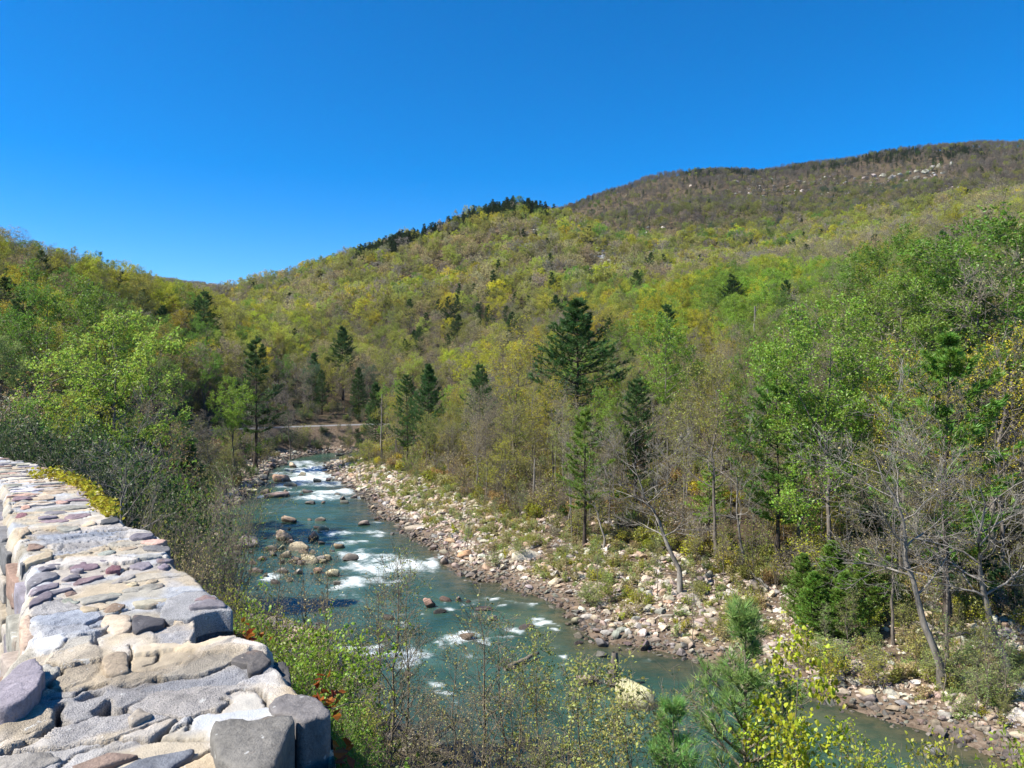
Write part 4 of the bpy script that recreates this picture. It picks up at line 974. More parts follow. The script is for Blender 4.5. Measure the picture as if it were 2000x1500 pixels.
# patches of mortar: outline, level, colour (own colour of that batch), coarseness
MG = (0.40, 0.405, 0.42); MW = (0.56, 0.545, 0.52); MC = (0.54, 0.475, 0.365); MT = (0.50, 0.45, 0.365); MB = (0.45, 0.46, 0.48); MP = (0.50, 0.51, 0.50)
PATCH = [
    (cp('A', [(250, 840), (600, 800), (900, 790), (1200, 740), (1300, 800), (1250, 900), (1000, 960), (700, 1050), (470, 1090), (560, 980), (540, 940), (350, 900)]), -.012, MB, 1.0),
    (cp('A', [(300, 1150), (700, 1080), (1650, 1040), (1655, 1230), (1300, 1260), (1000, 1330), (500, 1500), (240, 1480)]), .0, MW, .5),
    (cp('A', [(900, 1400), (1300, 1250), (1655, 1180), (1700, 1330), (1655, 1500), (600, 1500)]), .005, MC, .4),
    (cp('B', [(240, 160), (330, 80), (440, 65), (560, 110), (660, 180), (800, 205), (930, 280), (915, 350), (780, 385), (640, 405), (560, 410), (340, 420), (300, 330), (250, 240)]), .018, MB, 1.0),
    (cp('B', [(320, 440), (480, 410), (540, 430), (460, 510), (340, 580), (300, 560)]), .015, (0.74, 0.73, 0.71), .1),
    (cp('B', [(480, 470), (640, 410), (800, 400), (810, 520), (860, 640), (700, 760), (520, 860), (470, 990), (520, 1100), (200, 1310), (0, 1365), (0, 1150), (200, 900), (370, 650)]), .012, MT, .8),
    (cp('B', [(1085, 520), (1300, 480), (1457, 490), (1457, 640), (1200, 690), (1085, 670)]) , .012, MC, .2),
    (cp('C', [(0, 500), (240, 480), (420, 440), (690, 420), (640, 455), (380, 545), (280, 600), (60, 660), (0, 680)]), .018, MC, .2),
    (cp('C', [(0, 690), (200, 640), (380, 545), (640, 470), (800, 500), (830, 590), (560, 660), (380, 722), (130, 742), (0, 745), (-300, 780), (-480, 790), (-500, 730)]), .014, MT, .8),
    (cp('C', [(-1100, 900), (-480, 800), (0, 760), (400, 720), (830, 600), (1000, 550), (1060, 660), (900, 740), (900, 800), (640, 860), (660, 940), (330, 1070), (0, 1130), (-300, 1210), (-800, 1330), (-900, 1240), (-750, 1100)]), -.008, MG, 1.0),
    (cp('C', [(0, 110), (110, 75), (240, 30), (430, 25), (530, 90), (640, 150), (662, 192), (540, 182), (420, 205), (300, 255), (180, 242), (85, 240), (0, 200)]), .012, MG, 1.0),
    (cp('C', [(0, 330), (150, 300), (290, 285), (345, 370), (310, 420), (220, 490), (0, 470)]), -.02, MG, 1.0),
    (cp('C', [(345, 245), (400, 150), (560, 118), (690, 150), (760, 420), (690, 415), (560, 428), (350, 492), (318, 440), (345, 372)]), -.30, MG, 1.0),
    (cp('C', [(270, 1190), (330, 1072), (530, 1020), (660, 950), (640, 872), (900, 850), (960, 960), (1020, 1010), (1060, 1040), (980, 1065), (680, 1085), (510, 1085), (490, 1130), (400, 1170)]), -.016, MP, .1),
    (cp('C', [(-600, 1480), (-300, 1330), (0, 1220), (270, 1140), (280, 1190), (490, 1140), (490, 1300), (560, 1420), (640, 1520), (-600, 1540)]), -.012, MC, .25),
    (cp('C', [(1085, 1330), (1120, 1180), (1150, 1040), (1440, 985), (1560, 1520), (1010, 1540)]), -.34, MG, 1.0),
    (cp('B', [(790, 1000), (920, 895), (965, 980), (1055, 985), (1040, 1040), (930, 1060), (820, 1050)]), -.11, MT, .8),
    (cp('B', [(640, 895), (760, 845), (850, 828), (845, 872), (700, 922)]), -.045, MG, 1.0),
    (cp('B', [(640, 408), (780, 385), (915, 352), (940, 330), (945, 372), (830, 410), (700, 420)]), -.06, MG, 1.0),
    (cp('B', [(940, 320), (1120, 295), (1225, 300), (1110, 330), (960, 345)]), -.05, MT, .8),
    (cp('B', [(785, 470), (800, 410), (835, 440), (830, 495)]), -.06, MG, 1.0),
    (cp('B', [(1350, 270), (1430, 235), (1457, 290), (1350, 325)]), -.06, MT, 1.0),
]
CRACK = [(cp('B', [(0, 1365), (190, 1322), (300, 1250), (400, 1180), (515, 1100), (475, 1040), (495, 960)]), .07, .013),
         (cp('B', [(975, 792), (1100, 795), (1240, 760), (1457, 742)]), .03, .006), (cp('C', [(0, 747), (130, 742), (400, 712), (600, 640), (830, 595)]), .035, .007),
         (cp('C', [(270, 1180), (330, 1072), (420, 1040), (520, 1015), (660, 940), (590, 900)]), .03, .006), (cp('C', [(0, 1245), (150, 1190), (270, 1130)]), .02, .004),
         (cp('B', [(520, 1490), (600, 1390), (860, 1320), (1080, 1220), (1300, 1130), (1457, 1070)]), .03, .005), (cp('B', [(1080, 490), (1078, 665)]), .03, .005),
         (cp('C', [(640, 862), (760, 835), (900, 850), (940, 930), (960, 965)]), .04, .008), (cp('B', [(420, 900), (620, 880), (750, 800), (890, 790)]), .025, .006),
         (cp('B', [(560, 420), (540, 470), (480, 520)]), .012, .005), (cp('A', [(230, 840), (400, 805), (620, 790), (800, 770)]), .03, .008), (cp('A', [(830, 1040), (960, 1020), (1150, 1000), (1430, 940)]), .025, .008),
         (cp('A', [(1030, 1210), (1200, 1170), (1290, 1190)]), .02, .006), (cp('B', [(1220, 640), (1300, 610), (1330, 560)]), .02, .006), (cp('C', [(-60, 570), (40, 560), (45, 545)]), .02, .006)]
PATCH = [(P, lev * .4 if abs(lev) < .04 else lev, c, k) for P, lev, c, k in PATCH]
def uvpoly(P): return [wl(*p) for p in P]
def worley(x, y, s):
    """distance to the nearest cell border, and a number per cell"""
    ix = np.floor(x); iy = np.floor(y); f1 = np.full(x.shape, 9.0); f2 = np.full(x.shape, 9.0); cid = np.zeros(x.shape)
    for a in (-1, 0, 1):
        for b in (-1, 0, 1):
            cx, cy = ix + a, iy + b; d = np.hypot(cx + _hash2(cx, cy, s) - x, cy + _hash2(cx, cy, s + 7) - y); h = _hash2(cx, cy, s + 13)
            m = d < f1; f2 = np.where(m, f1, np.minimum(f2, d)); cid = np.where(m, h, cid); f1 = np.where(m, d, f1)
    return f2 - f1, cid
def mortar_z(Ug, Vg):
    z = np.zeros(Ug.shape)
    wu = Ug + (fbm(Ug * 16, Vg * 16, 3, 87) - .5) * .03; wv = Vg + (fbm(Ug * 16 + 40, Vg * 16, 3, 89) - .5) * .03
    for P, lev, c, co in PATCH:
        z = z + (lev - z) * (1 - sstep(-.006, .008, poly_sd(uvpoly(P), wu, wv)))
    return z + (fbm(Ug * 9, Vg * 9, 4, 95) - .5) * .012
def build_mortar():
    us = np.concatenate([np.arange(U0, 1.2, .0048), np.arange(1.2, 3.2, .013), np.arange(3.2, U1, .028)]); ts = np.linspace(0, 1, 120)
    Ug, Tg = np.meshgrid(us, ts, indexing='ij'); L = vL(Ug.ravel()).reshape(Ug.shape); R = vR(Ug.ravel()).reshape(Ug.shape)
    Vg = L + (R - L) * Tg
    z = np.zeros(Ug.shape); col = np.empty(Ug.shape + (3,)); coarse = np.full(Ug.shape, .55)
    blend = fbm(Ug * 3, Vg * 5, 3, 85)[..., None]
    col[:] = np.array(MW) * (1 - sstep(.4, .6, blend)) + np.array(MC) * sstep(.4, .6, blend)
    wu = Ug + (fbm(Ug * 22, Vg * 22, 4, 87) - .5) * .028; wv = Vg + (fbm(Ug * 22 + 40, Vg * 22, 4, 89) - .5) * .028
    for P, lev, c, co in PATCH:
        sd = poly_sd(uvpoly(P), wu.ravel(), wv.ravel()).reshape(Ug.shape)
        w_ = 1 - sstep(-.003, .005, sd)
        z = z + (lev - z) * w_; col = col + (np.array(c) - col) * (1 - sstep(-.03, .02, sd))[..., None]; coarse = coarse + (co - coarse) * w_
    for P, dep, wd in CRACK:
        d = line_dist(uvpoly(P), wu.ravel(), wv.ravel()).reshape(Ug.shape)
        z = z - dep * np.exp(-(d / (wd * .62)) ** 4); col = col * (1 - .8 * np.exp(-(d / (wd * .8)) ** 2))[..., None]
    # the mortar bed is broken into irregular slabs; each lies a little higher or lower and has weathered to its own tint
    fr = sstep(1.3, 2.2, Ug)
    for su, sv, wgt in ((5.2, 3.0, 1 - fr), (11.5, 3.6, fr)):
        e_, cid = worley((wu + .30 * wv) * su, wv * sv, 131)
        line_ = (1 - sstep(.012, .048, e_)) * sstep(.34, .48, fbm(Ug * 2.1 + 7, Vg * 2.1, 3, 133))
        z = z + wgt * ((cid - .5) * .013 - line_ * .030)
        col = col * (1 + wgt * (cid - .5) * .34)[..., None] * (1 + (wgt * (np.mod(cid * 7.13, 1) - .5) * .22)[..., None] * np.array([1, .25, -.8]))
        col = col * (1 - .78 * wgt * line_)[..., None]          # colour darkens along the cracks
    z = z + (fbm(Ug * 9, Vg * 9, 4, 95) - .5) * .012 + (fbm(Ug * 55, Vg * 55, 3, 97) - .5) * .008 * coarse + (fbm(Ug * 24, Vg * 24, 3, 96) - .5) * .006
    e = np.minimum(Tg, 1 - Tg) * (R - L); z = z - .03 * (1 - sstep(0, .03, e)) ** 2      # worn arrises
    V = wxyz(Ug.ravel(), Vg.ravel(), z.ravel()); n, m = Ug.shape; idx = np.arange(n * m).reshape(n, m)
    F = np.stack([idx[:-1, :-1], idx[:-1, 1:], idx[1:, 1:], idx[1:, :-1]], -1).reshape(-1, 4)
    # both faces of the wall, and its near end
    VV = [V]; FF = [F]; CC = [col.reshape(-1, 3)]; KK = [coarse.ravel()]; base = n * m
    for side in (0, 1):
        ei = idx[:, -1] if side else idx[:, 0]; sg = 1 if side else -1
        top = V[ei]; lv = [top]
        for k, dz in enumerate((.06, .16, .3, .46, .62, .82, 1.3, 2.1)):
            uu = us; off = sg * (.012 + .03 * (fbm(uu * 6, uu * 0 + dz * 9 + side * 50, 3, 99) - .4))
            q = top.copy(); q[:, :2] += np.outer(off, WALL_N); q[:, 2] = WTOP - .03 - dz + (0 if dz > .4 else 0) ; lv.append(q)
        G = np.concatenate(lv[1:]); ids = [ei] + [base + k * n + np.arange(n) for k in range(len(lv) - 1)]
        for a_, b_ in zip(ids[:-1], ids[1:]):
            f = np.stack([a_[:-1], a_[1:], b_[1:], b_[:-1]], -1); FF.append(f if not side else f[:, ::-1])
        VV.append(G); CC.append(np.tile([MT], (len(G), 1)) * 1.0); KK.append(np.full(len(G), .8)); base += len(G)
    me = make_mesh('mortar', np.concatenate(VV), np.concatenate(FF))
    color_attr(me, 'tone', np.concatenate(CC)); float_attr(me, 'coarse', np.concatenate(KK)); return me
def mortar_material():
    t = NT('old_mortar'); p = t.pos()
    c = t.mix(1.0, t.attr('tone').outputs['Color'], (.74, .73, .72), 'MULTIPLY'); k = t.attr('coarse').outputs['Fac']
    n0 = t.noise(7, 5, .6, p); n1 = t.noise(70, 5, .7, p); n2 = t.noise(300, 3, .75, p)
    v = t.n('ShaderNodeTexVoronoi'); v.inputs['Scale'].default_value = 240; t.l(p, v.inputs['Vector'])
    g = t.ramp(n2, [(.36, .30), (.47, .85), (.6, 1.15)]); c1 = t.mix(1.0, c, g, 'MULTIPLY')
    c = t.mix(t.math('MULTIPLY', k, .9), c, c1)
    c = t.mix(1.0, c, t.ramp(n0, [(.3, .72), (.5, 1.0), (.7, 1.18)]), 'MULTIPLY')
    st = t.ramp(t.noise(5.0, 6, .7, p), [(.62, 0.0), (.70, .55)]); c = t.mix(st, c, (.40, .33, .23))
    pk = t.ramp(t.noise(3.4, 5, .7, p), [(.68, 0.0), (.72, .5)]); c = t.mix(pk, c, (.42, .20, .20))
    lich = t.ramp(t.noise(23, 4, .6, p), [(.66, 0.0), (.70, .6)]); c = t.mix(lich, c, (.50, .50, .47))
    h = t.math('ADD', t.math('MULTIPLY', n1, .6), t.math('MULTIPLY', t.math('ADD', n2, v.outputs[0]), t.math('MULTIPLY_ADD', k, .5, .1)))
    return t.done(t.principled(c, .95, t.bump(h, .75, .007), .15).outputs[0])
def stone_material():
    t = NT('wall_stone'); p = t.pos()
    c = t.attr('col', 'INSTANCER').outputs['Color']
    mp = t.n('ShaderNodeMapping'); mp.inputs['Rotation'].default_value = (0, 0, math.radians(38)); mp.inputs['Scale'].default_value = (1, .35, 1); t.l(p, mp.inputs['Vector'])
    n0 = t.noise(9, 5, .65, mp.outputs[0]); n1 = t.noise(45, 5, .7, p); n2 = t.noise(170, 3, .7, p)
    c = t.mix(1.0, c, t.ramp(n0, [(.3, .66), (.5, 1.0), (.7, 1.28)]), 'MULTIPLY'); c = t.mix(1.0, c, t.ramp(n1, [(.3, .72), (.55, 1.06), (.75, 1.2)]), 'MULTIPLY')
    rust = t.ramp(t.noise(6, 5, .7, p), [(.60, 0.0), (.70, .55)]); c = t.mix(rust, c, (.23, .15, .10))
    li = t.ramp(t.noise(28, 2, .5, p), [(.70, 0.0), (.73, .65)]); c = t.mix(li, c, (.48, .48, .45))
    h = t.math('ADD', n1, t.math('MULTIPLY', n2, .45)); h = t.math('ADD', h, t.math('MULTIPLY', n0, .8))
    return t.done(t.principled(c, .85, t.bump(h, .7, .010), .25).outputs[0])
M_MORTAR, M_STONE = mortar_material(), stone_material()
wall = empty('stone_wall', (*WALL_P, WTOP)); tag(wall, 'low roadside parapet of mixed flat stones set in pale mortar', 'wall')
mo = add_obj('mortar', build_mortar(), None); mo.data.materials.append(M_MORTAR)
mo.parent = wall; mo.matrix_parent_inverse = Matrix.Translation(wall.location).inverted()
SL = (0.185, 0.165, 0.182); SP = (0.21, 0.155, 0.165); SM = (0.19, 0.10, 0.11); SG = (0.145, 0.145, 0.145); SD = (0.085, 0.08, 0.08); ST = (0.40, 0.32, 0.225); SB = (0.24, 0.17, 0.125)
SGG = (0.26, 0.255, 0.22); SK = (0.44, 0.28, 0.22); SLAV = (0.235, 0.215, 0.23); SO = (0.42, 0.24, 0.10)
STONES = [(cp('A', P), c, h) for P, c, h in [
    ([(370, 1200), (400, 1160), (520, 1135), (640, 1130), (590, 1165), (480, 1190), (400, 1215)], SL, .010), ([(275, 1290), (330, 1230), (470, 1190), (605, 1188), (570, 1240), (440, 1290), (320, 1345), (285, 1330)], SL, .022),
    ([(305, 1390), (380, 1340), (520, 1305), (605, 1300), (585, 1340), (450, 1385), (340, 1425), (310, 1415)], SL, .018), ([(345, 1480), (450, 1400), (600, 1370), (735, 1365), (740, 1385), (600, 1410), (540, 1440), (420, 1475)], SL, .014),
    ([(310, 1510), (360, 1480), (520, 1440), (530, 1470), (430, 1520), (330, 1530)], SP, .014), ([(700, 1170), (760, 1130), (830, 1100), (880, 1120), (1000, 1120), (1010, 1150), (930, 1170), (780, 1180)], SP, .014),
    ([(960, 1118), (1010, 1098), (1110, 1105), (1090, 1130), (1020, 1132)], SL, .006), ([(1060, 1180), (1130, 1145), (1210, 1140), (1235, 1165), (1200, 1195), (1090, 1205)], SM, .016),
    ([(1305, 1145), (1390, 1105), (1490, 1105), (1535, 1130), (1450, 1170), (1350, 1165)], SL, .014), ([(625, 1285), (700, 1235), (800, 1230), (820, 1255), (760, 1280), (660, 1295)], SL, .012),
    ([(715, 1320), (800, 1275), (940, 1250), (1055, 1240), (1040, 1265), (900, 1300), (780, 1325)], SP, .014), ([(700, 1210), (760, 1200), (850, 1205), (830, 1222), (740, 1220)], SL, .006),
    ([(1590, 1150), (1655, 1115), (1720, 1130), (1700, 1165), (1610, 1172)], SL, .012), ([(1420, 890), (1480, 870), (1600, 870), (1690, 890), (1650, 920), (1560, 930), (1460, 915)], SK, .016),
    ([(1300, 830), (1380, 800), (1540, 800), (1555, 830), (1450, 845), (1340, 845)], SL, .03), ([(1430, 950), (1560, 935), (1700, 940), (1720, 985), (1560, 985), (1460, 970)], SG, .018),
    ([(1280, 1350), (1310, 1330), (1390, 1335), (1400, 1350), (1340, 1365)], ST, .008), ([(1470, 1330), (1500, 1300), (1590, 1300), (1590, 1320), (1530, 1335)], ST, .008),
    ([(1190, 1410), (1320, 1380), (1500, 1345), (1650, 1330), (1660, 1365), (1500, 1390), (1300, 1420)], SGG, .012), ([(1080, 1350), (1200, 1290), (1350, 1250), (1380, 1270), (1250, 1310), (1130, 1350)], SGG, .008),
    ([(900, 1480), (1000, 1430), (1230, 1420), (1230, 1445), (1050, 1490), (920, 1500)], SGG, .012), ([(440, 620), (470, 600), (640, 595), (690, 610), (580, 630), (450, 632)], SL, .016),
    ([(640, 660), (700, 620), (900, 612), (935, 635), (850, 655), (720, 675)], SP, .018), ([(370, 660), (440, 642), (575, 636), (585, 655), (480, 672), (390, 675)], SL, .014),
    ([(380, 700), (450, 685), (600, 685), (720, 690), (640, 715), (450, 718)], SP, .014), ([(1010, 700), (1040, 665), (1180, 640), (1210, 680), (1120, 705), (1020, 715)], SD, .024),
    ([(150, 660), (170, 630), (270, 620), (280, 640), (200, 660)], SM, .014), ([(210, 560), (240, 530), (310, 535), (300, 560), (230, 570)], SK, .014), ([(550, 510), (600, 490), (680, 500), (690, 520), (600, 525)], SK, .010),
    ([(770, 430), (790, 395), (880, 390), (890, 425), (800, 438)], SLAV, .02), ([(350, 590), (480, 560), (700, 545), (900, 540), (930, 560), (700, 580), (450, 600)], SGG, .014),
    ([(180, 790), (240, 750), (290, 730), (300, 790), (220, 840), (190, 830)], ST, .02), ([(270, 970), (290, 925), (380, 915), (460, 930), (420, 960), (300, 980)], SB, .02),
    ([(230, 1050), (300, 990), (480, 955), (540, 965), (520, 1000), (380, 1040), (260, 1075)], ST, .045), ([(210, 1100), (300, 1058), (390, 1040), (410, 1062), (330, 1100), (230, 1130)], SG, .02),
    ([(1180, 970), (1300, 955), (1430, 940), (1420, 955), (1300, 985), (1220, 995)], ST, .012), ([(960, 1040), (1050, 1000), (1180, 990), (1150, 1020), (1020, 1050)], SGG, .012),
    ([(560, 760), (620, 745), (790, 745), (810, 775), (640, 790)], SGG, .014), ([(820, 740), (900, 715), (990, 715), (960, 740), (860, 755)], ST, .01), ([(640, 1420), (720, 1395), (800, 1400), (760, 1430), (680, 1440)], SB, .01),
    ([(1340, 1060), (1480, 1035), (1640, 1025), (1640, 1050), (1480, 1070)], SGG, .012), ([(1560, 1085), (1655, 1060), (1760, 1075), (1720, 1100), (1600, 1105)], SL, .012),
    ([(160, 520), (230, 480), (320, 490), (300, 520), (220, 540)], SGG, .012), ([(330, 470), (450, 440), (560, 450), (540, 480), (400, 490)], ST, .010), ([(420, 410), (560, 385), (690, 395), (620, 425), (480, 430)], ST, .012)]]
STONES += [(cp('B', P), c, h) for P, c, h in [
    ([(-60, 900), (-40, 700), (60, 640), (180, 530), (300, 500), (330, 560), (370, 620), (300, 760), (200, 850), (120, 880)], SLAV, .075), ([(165, 290), (230, 245), (270, 290), (330, 390), (310, 470), (200, 510), (170, 440)], ST, -.01),
    ([(835, 590), (880, 530), (1000, 495), (1065, 495), (1075, 660), (900, 690), (860, 640)], (0.33, 0.26, 0.18), .022), ([(835, 230), (870, 165), (1095, 170), (1100, 290), (960, 318), (930, 290)], (0.48, 0.40, 0.29), .035),
    ([(1103, 140), (1170, 130), (1260, 150), (1380, 160), (1370, 220), (1220, 270), (1160, 300), (1110, 290)], SD, .045), ([(850, 150), (930, 95), (1045, 100), (1000, 140), (880, 162)], SB, .025),
    ([(660, 180), (700, 140), (830, 150), (820, 185), (720, 195)], ST, .014), ([(640, 60), (800, 30), (1020, 25), (1000, 50), (820, 90), (700, 120)], SGG, .016), ([(1100, 80), (1240, 60), (1457, 55), (1400, 90), (1240, 120), (1130, 110)], (0.36, 0.33, 0.25), .018),
    ([(510, 90), (570, 70), (660, 100), (640, 120), (560, 120)], SGG, .012), ([(235, 120), (260, 70), (350, 10), (440, -5), (440, 50), (330, 90), (250, 130)], SL, .025),
    ([(1055, 1010), (1150, 905), (1290, 955), (1200, 1010), (1100, 1050)], (0.34, 0.30, 0.23), .035), ([(820, 1045), (930, 1018), (1030, 1037), (960, 1080), (840, 1076)], (0.52, 0.42, 0.30), -.02),
    ([(585, 1400), (700, 1370), (880, 1320), (1080, 1310), (1190, 1325), (1000, 1380), (760, 1440), (610, 1450)], (0.22, 0.155, 0.125), .024), ([(-40, 1375), (200, 1330), (440, 1320), (530, 1390), (380, 1440), (250, 1500), (-40, 1520)], SGG, .016),
    ([(880, 1495), (960, 1440), (1180, 1380), (1350, 1320), (1610, 1278), (1640, 1292), (1590, 1350), (1460, 1410), (1430, 1520), (880, 1530)], (0.165, 0.17, 0.185), .02),
    ([(1225, 262), (1290, 245), (1400, 235), (1340, 262), (1260, 285)], ST, .01)]]
STONES += [(cp('C', P), c, h) for P, c, h in [
    ([(60, 225), (60, 150), (110, 75), (240, 30), (430, 25), (530, 90), (640, 150), (662, 192), (540, 184), (420, 207), (300, 256), (180, 242)], (0.40, 0.40, 0.405), 1.016),
    ([(330, 90), (420, 45), (510, 58), (535, 85), (430, 84)], SP, 1.030), ([(290, 135), (440, 90), (560, 92), (625, 140), (480, 147), (310, 152)], SL, 1.030),
    ([(640, 472), (780, 405), (890, 392), (955, 440), (992, 490), (880, 560), (800, 588), (775, 520)], (0.105, 0.095, 0.085), .05), ([(1000, 600), (1090, 605), (1145, 720), (1150, 860), (1040, 870), (960, 800)], SD, .955),
    ([(960, 965), (1040, 880), (1130, 870), (1390, 905), (1425, 970), (1485, 1070), (1380, 1100), (1205, 1150), (1180, 1090), (1020, 1050)], (0.175, 0.165, 0.15), 1.012),
    ([(490, 1130), (510, 1090), (680, 1090), (980, 1065), (1060, 1045), (1180, 1060), (1195, 1100), (1130, 1190), (1090, 1320), (1010, 1540), (700, 1540), (560, 1420), (490, 1310)], (0.15, 0.14, 0.12), 1.034),
    ([(290, 1510), (340, 1470), (480, 1460), (550, 1510), (420, 1560)], SB, .018), ([(235, 480), (270, 430), (310, 428), (330, 470), (290, 492)], SGG, .0),
    ([(1200, 1520), (1212, 1400), (1262, 1305), (1310, 1312), (1340, 1380), (1400, 1450), (1415, 1540)], (0.55, 0.55, 0.56), -.19)]]
# thin courses further along the wall, row after row
_r = random.Random(21)
u = 3.35
while u < 10.4:
    wd = _r.uniform(.05, .10); v0, v1 = float(vL(np.array([u]))[0]), float(vR(np.array([u]))[0]); v = v0 + _r.uniform(.0, .05)
    while v < v1 - .05:
        ln = min(_r.uniform(.10, .34), v1 - v + .01); sk = -.35 * ln
        q = [(u + _r.uniform(-.01, .01), v), (u + wd * .5 + _r.uniform(-.01, .01), v + ln * .1), (u + wd + sk * .3, v + ln * .5), (u + wd * .8 + sk * .6, v + ln * .92), (u + sk * .55, v + ln), (u - .1 * wd + sk * .3, v + ln * .5)]
        if _r.random() < .8: STONES.append((q, _r.choice([SL, SL, SP, SGG, SGG, ST, ST, MC, MT, SLAV, SK, MW]), _r.uniform(.004, .022)))
        v += ln + _r.uniform(.015, .05)
    u += wd + _r.uniform(.015, .04)
def stone_mesh(uv, h, depth, seed, toW, rough=1.0):
    """a flat stone: outline, rounded arris, uneven top, sides that go down into the mortar; toW turns (u, v, h) into the world"""
    rng = np.random.default_rng(seed); P = np.array(uv, float); n = len(P)
    c = P.mean(0); per = np.linalg.norm(np.roll(P, -1, 0) - P, axis=1).sum(); m = int(np.clip(per / .022, 18, 52))
    s = np.r_[0, np.cumsum(np.linalg.norm(np.roll(P, -1, 0) - P, axis=1))]; Q = np.r_[P, P[:1]]; t = np.linspace(0, s[-1], m, endpoint=False)
    O = np.c_[np.interp(t, s, Q[:, 0]), np.interp(t, s, Q[:, 1])]; O = (np.roll(O, 1, 0) + 9 * O + np.roll(O, -1, 0)) / 11
    O += (fbm(O[:, :1] * 40, O[:, 1:] * 40, 3, seed) - .5) * .016 + rng.normal(0, .0018, O.shape)
    size = math.sqrt(per) * .3
    rings = [(1.0, -depth), (1.01, -.012 - .01 * rough), (1.0, -.004), (.985, .0), (.88, .002), (.66, .003), (.36, .004)]
    V = []
    tilt = rng.normal(0, .02, 2)
    for f, dz in rings:
        r = c + (O - c) * f
        nz = (fbm(r[:, 0] * 14, r[:, 1] * 14, 4, seed + 5) - .5) * .011 * rough + np.round((fbm(r[:, 0] * 7 + 9, r[:, 1] * 17, 3, seed + 6) - .5) * 6) * .0026 * rough
        V.append(np.c_[r, h + dz + (nz + (r - c) @ tilt if dz > -.05 else 0 * nz)])
    V.append(np.array([[c[0], c[1], h + .004]])); V = np.concatenate(V); K = len(rings); F = []
    for k in range(K - 1):
        for i in range(m):
            j = (i + 1) % m; F.append((k * m + i, k * m + j, (k + 1) * m + j, (k + 1) * m + i))
    for i in range(m): F.append(((K - 1) * m + i, (K - 1) * m + (i + 1) % m, K * m))
    return toW(V), F
def area2(P):
    P = np.array(P); return float(np.sum(P[:, 0] * np.roll(P[:, 1], -1) - np.roll(P[:, 0], -1) * P[:, 1]))
def add_stone(uv, col, h, depth, seed, toW, rough=1.0, flip=False):
    if (area2(uv) < 0) != flip: uv = uv[::-1]
    V, F = stone_mesh(uv, h, depth, seed, toW, rough)
    V = np.asarray(V); c = V.mean(0)
    cem = col in ((0.40, 0.40, 0.405), (0.55, 0.55, 0.56))      # lumps of old cement among the stones
    me = make_mesh('stone', V - c, F, [M_MORTAR if cem else M_STONE], True)
    if cem: color_attr(me, 'tone', np.tile([[.44, .44, .44]], (len(V), 1))); float_attr(me, 'coarse', np.ones(len(V)))
    o = add_obj('stone', me, wall, Vector(c) - wall.location); o['col'] = [float(x) for x in vary_col(col)]; return o
def vary_col(c):
    k = _r.uniform(.88, 1.14); return [x * k * _r.uniform(.96, 1.04) for x in c]
topW = lambda V: wxyz(V[:, 0], V[:, 1], V[:, 2])
for i, (P, c, h) in enumerate(STONES):
    c_abs = h > .9
    uv = P if max(abs(x) for p in P for x in p) < 40 else [wl(x, y, h - 1 if h > .9 else h) for x, y in P]
    if (c is SD and c_abs) or h < -.1: dep = .5
    else: dep = .15 if c == (0.175, 0.165, 0.15) else .34 if c == (0.15, 0.14, 0.12) else .075 if h > .9 else .10 if h < .045 else .3
    q = np.array(uv); cc = q.mean(0)
    if h > .9: h -= 1
    elif h == .05: h = .03
    if h == .075: h = .05
    if -.1 < h < .048 and c_abs is False: h = float(np.median(mortar_z(np.r_[q[:, 0] * .6 + cc[0] * .4, cc[0]], np.r_[q[:, 1] * .6 + cc[1] * .4, cc[1]]))) + .002 + h * .25
    add_stone(uv, c, h, dep, 500 + i, topW, 1.0, flip=True)
# stones of the wall's road face
for k in range(4):
    u = -1.6
    while u < 8.5:
        ln = _r.uniform(.16, .42); z0 = -.06 - k * .185 - _r.uniform(0, .02); hh = _r.uniform(.12, .165)
        if _r.random() < .9:
            q = [(u, z0), (u + ln * .5, z0 + _r.uniform(-.015, .015)), (u + ln, z0 + _r.uniform(-.02, .02)), (u + ln + _r.uniform(-.02, .02), z0 - hh * .5), (u + ln * .95, z0 - hh), (u + ln * .4, z0 - hh + _r.uniform(-.02, .01)), (u + .01, z0 - hh * .9)]
            v0 = float(vL(np.array([u + ln / 2]))[0])
            toW = lambda V, v0=v0: np.c_[WALL_P + np.outer(V[:, 0], WALL_DIR) + np.outer(v0 - V[:, 2], WALL_N), WTOP + V[:, 1]]
            add_stone(q, _r.choice([(.30, .25, .19), SB, SGG, SLAV, (.34, .30, .25), SG]), _r.uniform(.03, .055), .08, 900 + k * 97 + int(u * 31), toW, .7, flip=True)
        u += ln + _r.uniform(.02, .05)

print('WALL STONES', len(wall.children))
# ------------------------------------------------------------------ stones and boulders
M_ROCK = rock_material('river_rock')
def rock_mesh(seed, sub=3, planes=9, flat=.6, keep=.62, rough=.09, level=False):
    rng = np.random.default_rng(seed); bm = bmesh.new(); bmesh.ops.create_icosphere(bm, subdivisions=sub, radius=1.0)
    V = np.array([v.co for v in bm.verts]); F = [[v.index for v in f.verts] for f in bm.faces]; bm.free()
    N = unit(rng.normal(size=(planes, 3))); dd = rng.uniform(keep - .22, keep + .16, planes)
    if level: N[0] = unit(np.array([[.12, -.1, 1.0]]))[0]; dd[0] = .42
    for n_, d_ in zip(N, dd):
        s = V @ n_ - d_; V = V - np.outer(np.clip(s, 0, None) * .99, n_)
    a = (fbm(V[:, 0] * 1.6 + seed, V[:, 1] * 1.6 + V[:, 2] * 1.3, 4, seed) - .5); b = (fbm(V[:, 0] * 5 + V[:, 2] * 3, V[:, 1] * 5 - V[:, 2] * 4, 3, seed + 3) - .5)
    V = V * (1 + a * rough * 2.6 + b * rough)[:, None]
    V = V * np.array([1, .86, flat])
    return make_mesh('rock', V, np.array(F), [M_ROCK], sub > 2)
